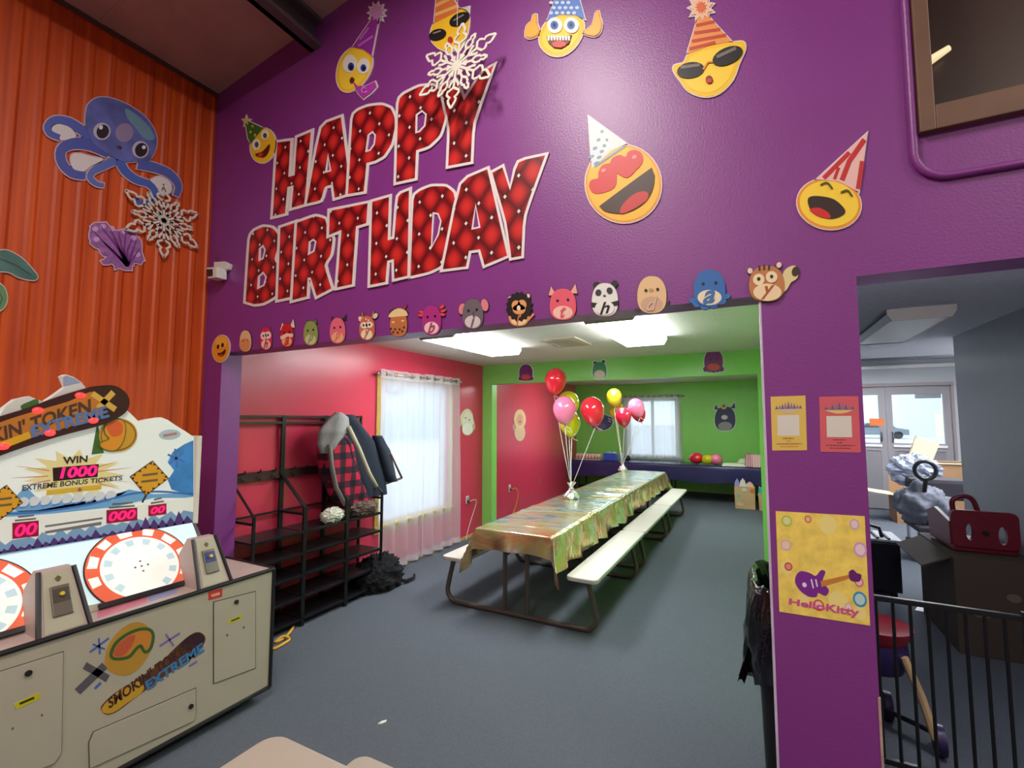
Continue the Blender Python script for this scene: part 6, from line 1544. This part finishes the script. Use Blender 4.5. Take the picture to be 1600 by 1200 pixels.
# lower display strip
art('strip_white', [[(-40, 866), (-40, 812), (180, 795), (302, 776), (302, 817)]], mat('lit_white_strip', (222, 222, 214), 0.35, emit=LITW * 0.5), 0.0022)
pur = [(-40, 874)]
for i in range(36):
    x = -40 + i * 9.6; yb = 872 - (x + 40) * 0.162
    pur.append((x, yb - 12 - 10 * abs(math.sin(i * 1.9)) * (0.7 + 0.3 * (i % 3))))
pur += [(302, 800), (302, 817)]
art('blue_mountain_print', [pur], (130, 166, 206), 0.0028)
rr = random.Random(8)
art('purple_ridge_print', [[(x - 9, 871.5 - (x - 9 + 40) * 0.162), (x, 871 - (x + 40) * 0.162 - rr.uniform(5, 15) - (6 if x > 200 else 0)), (x + 10, 871.5 - (x + 50) * 0.162)] for x in range(-20, 300, 13)], (84, 50, 120), 0.0034)
for (x0, y0, x1, y1, tx) in ((20, 841, 59, 815, '00'), (167, 817, 213, 795, '000'), (232.5, 805.5, 258.5, 788, '00')):
    k = (y0 - y1); sk = -(x1 - x0) * 0.12
    art('display_window', [[(x0 - 1, y0 + 1), (x1 + 1, y0 + 1 + sk), (x1 + 1, y1 - 1 + sk * 0.2), (x0 - 1, y1 + 2)]], (150, 10, 50), 0.004)
    lettering('digits', tx, [(x0 + 2, y0 - 2), (x1 - 2, y0 - 2 + sk), (x1 - 1, y1 + 2 + sk * 0.2), (x0 + 3, y1 + 5)], PB, 0.0048, hot, ar, off=0.02, shear=0.15)
    art('print_line', [[(x0 + 3, y1 - 3), (x1 - 3, y1 - 6), (x1 - 3, y1 - 3.6), (x0 + 3, y1 - 0.4)], [(x0 + 8, y1 - 8.5), (x1 - 6, y1 - 11), (x1 - 6, y1 - 8.8), (x0 + 8, y1 - 6)]], (110, 106, 104), 0.003)
art('print_line', [[(70, 821), (160, 808), (160, 811), (70, 824)], [(70, 830), (158, 815), (158, 820), (70, 834)]], (120, 118, 120), 0.003)

# cabinet front: doors, decal, stickers
grv = mat('door_gap_shadow_line', (84, 78, 72), 0.6)


def fdoor(name, q, knobs=()):
    r_ = art(name, [grow(q, 1.4)], grv, 0.0015, PF)
    d = M().prism([q], PF.fn(0.001), PF.fn(0.006)).build('door_face', cream, parent=r_)
    for (x, y) in knobs:
        p = PF.at(x, y, 0.006)
        M().tube([tuple(p), tuple(p + np.array((0.008, 0, 0)))], 0.012, 10).build('lock', mat('dark_lock', (70, 64, 60), 0.3, metal=0.7), parent=r_)
    return r_


fdoor('coin_door_panel', [(334, 941), (398, 925), (398, 1043), (334, 1067)], ((368, 940),))
fdoor('coin_door_panel', [(-40, 1062), (98, 1019), (95, 1176), (84, 1192), (-40, 1240)], ((43, 1051),))
fdoor('bottom_door_panel', [(146, 1144), (305, 1076), (305, 1118), (302, 1126), (140, 1200), (139, 1160)], ((297, 1103),))
for (x, y, k) in ((366, 966, 1.0), (40, 1092, 1.75)):
    s_ = art('yellow_caution_label', [[(x - 11 * k, y + 4 * k), (x + 11 * k, y - 6 * k), (x + 13 * k, y - 1 * k), (x + 7 * k, y + 2 * k), (x - 9 * k, y + 9 * k)]], (206, 190, 30), 0.0072, PF)
    art('caution_print', [stroke([(x - 6 * k, y + 4 * k), (x + 7 * k, y - 1.5 * k)], 2 * k)], (60, 56, 20), 0.0078, PF, s_)
    art('screw', [E(x - 12 * k, y + 26 * k, 1.5, 2.2, 20, 8), E(x + 14 * k, y + 14 * k, 1.5, 2.2, 20, 8)], (110, 104, 96), 0.0078, PF)
rs = art('red_label', [[(325.5, 938), (325.5, 925), (347, 919), (347, 932)]], (206, 60, 50), 0.002, PF)
art('label_print', [stroke([(330, 931), (343, 927)], 4)], (236, 170, 150), 0.0026, PF, rs)
cF = lambda p: S(p, 6.317, 110, 940)
dec = art('snowboard_decal', [sm(cF([(300, 1060), (330, 1000), (440, 900), (600, 800), (760, 700), (900, 590), (1050, 440), (1180, 330), (1270, 300), (1330, 350), (1310, 430), (1200, 560), (1000, 690), (800, 830), (600, 980), (450, 1090), (350, 1115)]), 3)], (104, 56, 34), 0.0012, PF)
art('board_yellow_tail', [sm(cF([(310, 1050), (440, 910), (640, 790), (720, 830), (700, 900), (560, 1000), (440, 1085), (350, 1105)]), 3)], (206, 156, 44), 0.0018, PF, dec)
art('board_dark_nose', [sm(cF([(1080, 420), (1180, 335), (1265, 308), (1320, 350), (1300, 430), (1230, 480), (1130, 470)]), 3)], (58, 26, 40), 0.0018, PF, dec)
lettering('board_lettering', "SMOKIN' TOKEN", [cF([(380, 1060)])[0], cF([(1240, 450)])[0], cF([(1180, 360)])[0], cF([(360, 960)])[0]], PF, 0.0024, flat((70, 40, 34)), dec, off=0.03, shear=0.1)
lettering('board_lettering', 'EXTREME', [cF([(760, 880)])[0], cF([(1330, 480)])[0], cF([(1300, 400)])[0], cF([(720, 800)])[0]], PF, 0.003, flat((64, 124, 176)), dec, off=0.04, shear=0.1)
art('grey_x_print', [stroke(cF([(70, 890), (340, 630)]), 12), stroke(cF([(140, 630), (370, 760)]), 12)], (92, 86, 92), 0.0012, PF)
art('blue_flake', [stroke(cF([(190, 500), (380, 360)]), 3), stroke(cF([(220, 420), (340, 470)]), 3), stroke(cF([(280, 360), (290, 520)]), 3), stroke(cF([(240, 860), (300, 800)]), 4)], (84, 104, 176), 0.0012, PF)
art('violet_flake', [stroke(cF([(880, 440), (1080, 310)]), 3), stroke(cF([(940, 320), (1020, 440)]), 3), stroke(cF([(1170, 640), (1250, 590)]), 3)], (130, 106, 170), 0.0012, PF)
art('gold_token', [sm(cF([(340, 560), (380, 420), (480, 290), (620, 205), (740, 225), (810, 330), (800, 460), (740, 580), (640, 690), (520, 730), (410, 700), (350, 640)]), 3)], (190, 140, 50), 0.0014, PF)
gg = sm(cF([(420, 500), (460, 420), (560, 340), (680, 290), (770, 290), (800, 340), (780, 440), (740, 480), (700, 420), (640, 450), (570, 530), (470, 550), (420, 540)]), 3)
art('goggle_frame', [grow(gg, 5)], (60, 96, 44), 0.002, PF)
art('goggle_lens', [gg], (206, 130, 50), 0.0026, PF)
art('goggle_lens_tint', [sm(cF([(425, 500), (470, 420), (560, 350), (640, 330), (600, 440), (520, 530), (440, 540)]), 3)], (200, 90, 60), 0.003, PF)

# ------------------------------------------------------------------ lobby contents
t = thing('cardboard_box', 'open brown cardboard box with a raised flap by the glass doors', 'box', (2.3, 10.3, 0))
M().box(2.02, 10.0, 0, 2.55, 10.5, 0.46).build('carton', card, parent=t)
M().prism([[(2.02, 0.455), (1.66, 0.50), (1.66, 0.512), (2.02, 0.468)]], lambda p: (p[0], 10.02, p[1]), lambda p: (p[0], 10.48, p[1])).build('flap', cardlight, parent=t)
M().prism([[(2.03, 0.46), (2.54, 0.46), (2.54, 0.80), (2.03, 0.80)]], lambda p: (p[0], 10.49, p[1]), lambda p: (p[0], 10.5, p[1])).build('flap', card, parent=t)
t = thing('cardboard_box', 'brown cardboard carton standing behind the foil bag by the doors', 'box', (2.95, 10.4, 0))
M().box(2.62, 10.1, 0, 3.3, 10.6, 1.02).build('carton', card, parent=t)
M().box(2.6, 10.08, 1.0, 3.0, 10.3, 1.02).build('flap', cardlight, parent=t)
# stroller / pram heap beyond the grey wall
t = thing('stroller', 'grey pushchair with a black ring handle and piled bags in the lobby', 'stroller', (1.75, 7.6, 0))
gf = mat('grey_blanket', (112, 116, 128), 0.9, bump=0.4, bscale=40)
dk = mat('dark_pushchair_fabric', (44, 40, 50), 0.8)
M().ball((1.83, 7.75, 0.66), (0.27, 0.2, 0.25), 60, 40, lambda d: 1 + 0.28 * noise.noise(d * 2.2) + 0.22 * abs(noise.noise(Vector((d.x * 7, d.y * 7, d.z * 2.5)))) - 0.05).build('blanket', gf, parent=t, smooth=True)
M().box(1.72, 7.75, 0.72, 2.3, 8.05, 0.98).build('seat_back', dk, parent=t, bevel=0.05)
M().tube([(1.84 + 0.105 * math.cos(a), 7.6, 1.10 + 0.11 * math.sin(a)) for a in np.linspace(0, 2 * math.pi, 18)[:-1]], 0.024, 8, closed=True).build('ring_handle', blackpl, parent=t, smooth=True)
M().tube([(1.84, 7.6, 0.99), (1.82, 7.62, 0.8)], 0.024, 8).build('handle_stem', blackpl, parent=t)
for (x, yy) in ((1.72, 7.5), (2.15, 7.6), (1.75, 8.1), (2.15, 8.1)):
    lg = M().tube([(x, yy, 0.42), (x, yy, 0.14)], 0.02, 8).build('leg', chrome, parent=t)
    M().tube([(x - 0.025, yy, 0.085), (x + 0.025, yy, 0.085)], 0.085, 16).build('caster', blackpl, parent=lg)
M().box(1.7, 7.45, 0.36, 2.2, 8.1, 0.42).build('chassis', dk, parent=t, bevel=0.01)
t = thing('foil_bag', 'iridescent silver foil bag slumped on the pushchair', 'bag', (1.75, 8.15, 0.98))
M().ball((1.86, 8.18, 1.04), (0.26, 0.14, 0.2), 30, 20, lambda d: 1 + 0.35 * noise.noise(d * 3 + Vector((2, 0, 0))) + 0.25 * abs(noise.noise(d * 7))).build('bag', mat('pale_hologram_foil', (186, 196, 214), 0.25, metal=0.5, bump=0.5, bscale=20), parent=t)
t = thing('cardboard_sheet', 'tall pale cardboard sleeve sticking up behind the foil bag', 'cardboard', (2.0, 8.4, 0.98))
M().prism([[(1.80, 1.0), (2.04, 0.98), (2.20, 1.42), (1.95, 1.50)]], lambda p: (p[0], 8.36, p[1]), lambda p: (p[0], 8.42, p[1])).build('sleeve', cardlight, parent=t)
M().prism([[(1.97, 1.46), (2.18, 1.40), (2.20, 1.42), (1.95, 1.50)]], lambda p: (p[0], 8.355, p[1]), lambda p: (p[0], 8.36, p[1])).build('white_label', flat((240, 240, 236)), parent=t)
# red seat on a dark carton beside the grey wall
t = thing('dark_carton', 'dark brown carton against the grey lobby wall under the red seat', 'box', (1.5, 5.2, 0))
dc = mat('dark_brown_carton', (72, 60, 52), 0.8)
M().box(1.28, 4.75, 0, 1.765, 5.6, 0.70).build('carton', dc, parent=t, bevel=0.006)
M().prism([[(1.28, 0.69), (1.10, 0.60), (1.105, 0.59), (1.285, 0.68)]], lambda p: (p[0], 4.8, p[1]), lambda p: (p[0], 5.55, p[1])).build('flap', dc, parent=t)
for (x, z, rx, rz) in ((1.42, 0.30, 0.05, 0.02), (1.6, 0.45, 0.04, 0.03)):
    M().prism([[(x + rx * math.cos(a * 0.5236), z + rz * math.sin(a * 0.5236)) for a in range(12)]], lambda p: (p[0], 4.746, p[1]), lambda p: (p[0], 4.751, p[1])).build('worn_patch', flat((120, 100, 88)), parent=t)
redp = mat('dark_red_plastic', (112, 20, 40), 0.4)
t = thing('red_seat', 'dark red plastic cart seat with two oval slots before the grey wall', 'seat', (1.5, 4.95, 0.70))
q = rrect(0.195, 0.14, 0.045, 4, 1.53, 0.885)
M().prism([q, E(1.44, 0.86, 0.022, 0.065, 0, 12), E(1.63, 0.85, 0.026, 0.07, 0, 12)], lambda p: (p[0], 4.98, p[1]), lambda p: (p[0], 4.94, p[1])).build('back_panel', redp, parent=t)
M().prism([[(1.34, 0.705), (1.72, 0.705), (1.72, 0.75), (1.34, 0.75)]], lambda p: (p[0], 4.96, p[1]), lambda p: (p[0], 5.4, p[1])).build('seat_base', redp, parent=t, bevel=0.01)
M().prism([[(4.96, 0.75), (5.45, 0.72), (5.5, 0.93), (5.3, 0.99), (4.96, 0.93)]], lambda p: (1.325, p[0], p[1]), lambda p: (1.35, p[0], p[1])).build('side_panel', redp, parent=t)
M().tube(sm([(1.38, 5.05, 1.0), (1.38, 5.05, 1.08), (1.44, 5.05, 1.12), (1.5, 5.05, 1.10), (1.53, 5.05, 1.0)], 4, False), 0.018, 8).build('handle_loop', redp, parent=t, smooth=True)
M().tube([(1.53, 4.94, 0.86), (1.53, 4.925, 0.86)], 0.02, 12).build('latch', blackpl, parent=t)
# black tool cart
t = thing('black_crate', 'black wheeled crate with a lift handle beside the purple pillar', 'crate', (1.0, 6.1, 0))
M().box(0.72, 5.88, 0.05, 1.20, 6.3, 0.52).build('crate', mat('black_crate_body', (24, 24, 34), 0.35), parent=t, bevel=0.01)
for i in range(5):
    M().box(0.75 + i * 0.09, 5.9, 0.52, 0.77 + i * 0.09, 6.28, 0.565).build('top_bar', blackm, parent=t)
M().box(0.72, 5.88, 0.53, 1.22, 6.32, 0.55).build('top_tray', mat('pale_tray', (176, 182, 194), 0.3), parent=t)
M().tube([(0.84, 6.0, 0.55), (0.84, 6.0, 0.70), (1.06, 6.0, 0.64), (1.08, 6.0, 0.55)], 0.018, 8).build('handle', blackm, parent=t)
for (x, yy) in ((0.78, 5.93), (1.15, 5.93), (0.78, 6.25), (1.15, 6.25)):
    M().tube([(x - 0.012, yy, 0.03), (x + 0.012, yy, 0.03)], 0.03, 12).build('wheel', blackpl, parent=t)
tag(M().prism([[(0, 0), (0.2, -0.05), (0.28, 0.22), (0.12, 0.30)]], lambda p: (1.22 + p[0], 5.6 + p[1], 0.001), lambda p: (1.22 + p[0], 5.6 + p[1], 0.004)).build('paper_sheet', flat((226, 230, 236)), loc=(1.3, 5.7, 0)), 'white sheet of paper lying on the lobby floor by the black crate', 'paper')
# gate
t = thing('safety_gate', 'black metal safety gate with pickets across the lobby opening', 'gate', (0.7, 2.95, 0))
GY = 2.95
M().box(0.40, GY - 0.012, 0.845, 1.02, GY + 0.012, 0.87).build('top_rail', blackm, parent=t, bevel=0.003)
M().box(0.40, GY - 0.012, 0.085, 1.02, GY + 0.012, 0.11).build('bottom_rail', blackm, parent=t, bevel=0.003)
for i in range(10):
    x = 0.425 + i * 0.0665
    M().tube([(x, GY, 0.10), (x, GY, 0.85)], 0.0075, 8).build('picket', blackm, parent=t)
for x in (0.392, 1.03):
    M().box(x - 0.016, GY - 0.016, 0.0, x + 0.016, GY + 0.016, 0.885).build('post', blackm, parent=t, bevel=0.003)
M().box(1.046, GY - 0.012, 0.8, 1.77, GY + 0.012, 0.83).build('extension_rail', blackm, parent=t)
M().box(1.046, GY - 0.012, 0.085, 1.77, GY + 0.012, 0.11).build('extension_rail', blackm, parent=t)
for i in range(10):
    x = 1.11 + i * 0.0665
    M().tube([(x, GY, 0.10), (x, GY, 0.81)], 0.0075, 8).build('picket', blackm, parent=t)
# toy trike behind the gate
t = thing('ride_on_toy', 'small red and purple ride on toy with tan handle behind the gate', 'toy', (0.6, 3.4, 0))
dp = mat('deep_purple_plastic', (46, 30, 84), 0.4)
M().lathe([(0.02, 0.50), (0.14, 0.50), (0.17, 0.55), (0.175, 0.575), (0.15, 0.565), (0.02, 0.53)], (0.56, 3.42, 0), 24).build('red_seat', mat('red_toy_plastic', (150, 24, 44), 0.35), parent=t, smooth='auto')
M().lathe([(0.05, 0.32), (0.13, 0.34), (0.16, 0.44), (0.15, 0.5), (0.02, 0.5)], (0.55, 3.42, 0), 20).build('purple_body', dp, parent=t, smooth='auto')
M().tube([(0.66, 3.30, 0.46), (0.72, 3.28, 0.28), (0.765, 3.27, 0.09)], 0.02, 8).build('tan_handle', mat('tan_wood', (200, 170, 130), 0.5), parent=t, smooth='auto')
M().tube([(0.55, 3.42, 0.33), (0.55, 3.42, 0.1)], 0.025, 8).build('stem', blackm, parent=t)
M().box(0.48, 3.30, 0.28, 0.53, 3.33, 0.31).build('green_clip', flat((96, 140, 40)), parent=t)
for (x, yy) in ((0.785, 3.3), (0.5, 3.5), (0.62, 3.55)):
    M().tube([(x - 0.018, yy, 0.075), (x + 0.018, yy, 0.075)], 0.075, 16).build('wheel', dp, parent=t, smooth='auto')
M().tube([(0.5, 3.5, 0.1), (0.785, 3.3, 0.1)], 0.014, 8).build('axle', blackm, parent=t)
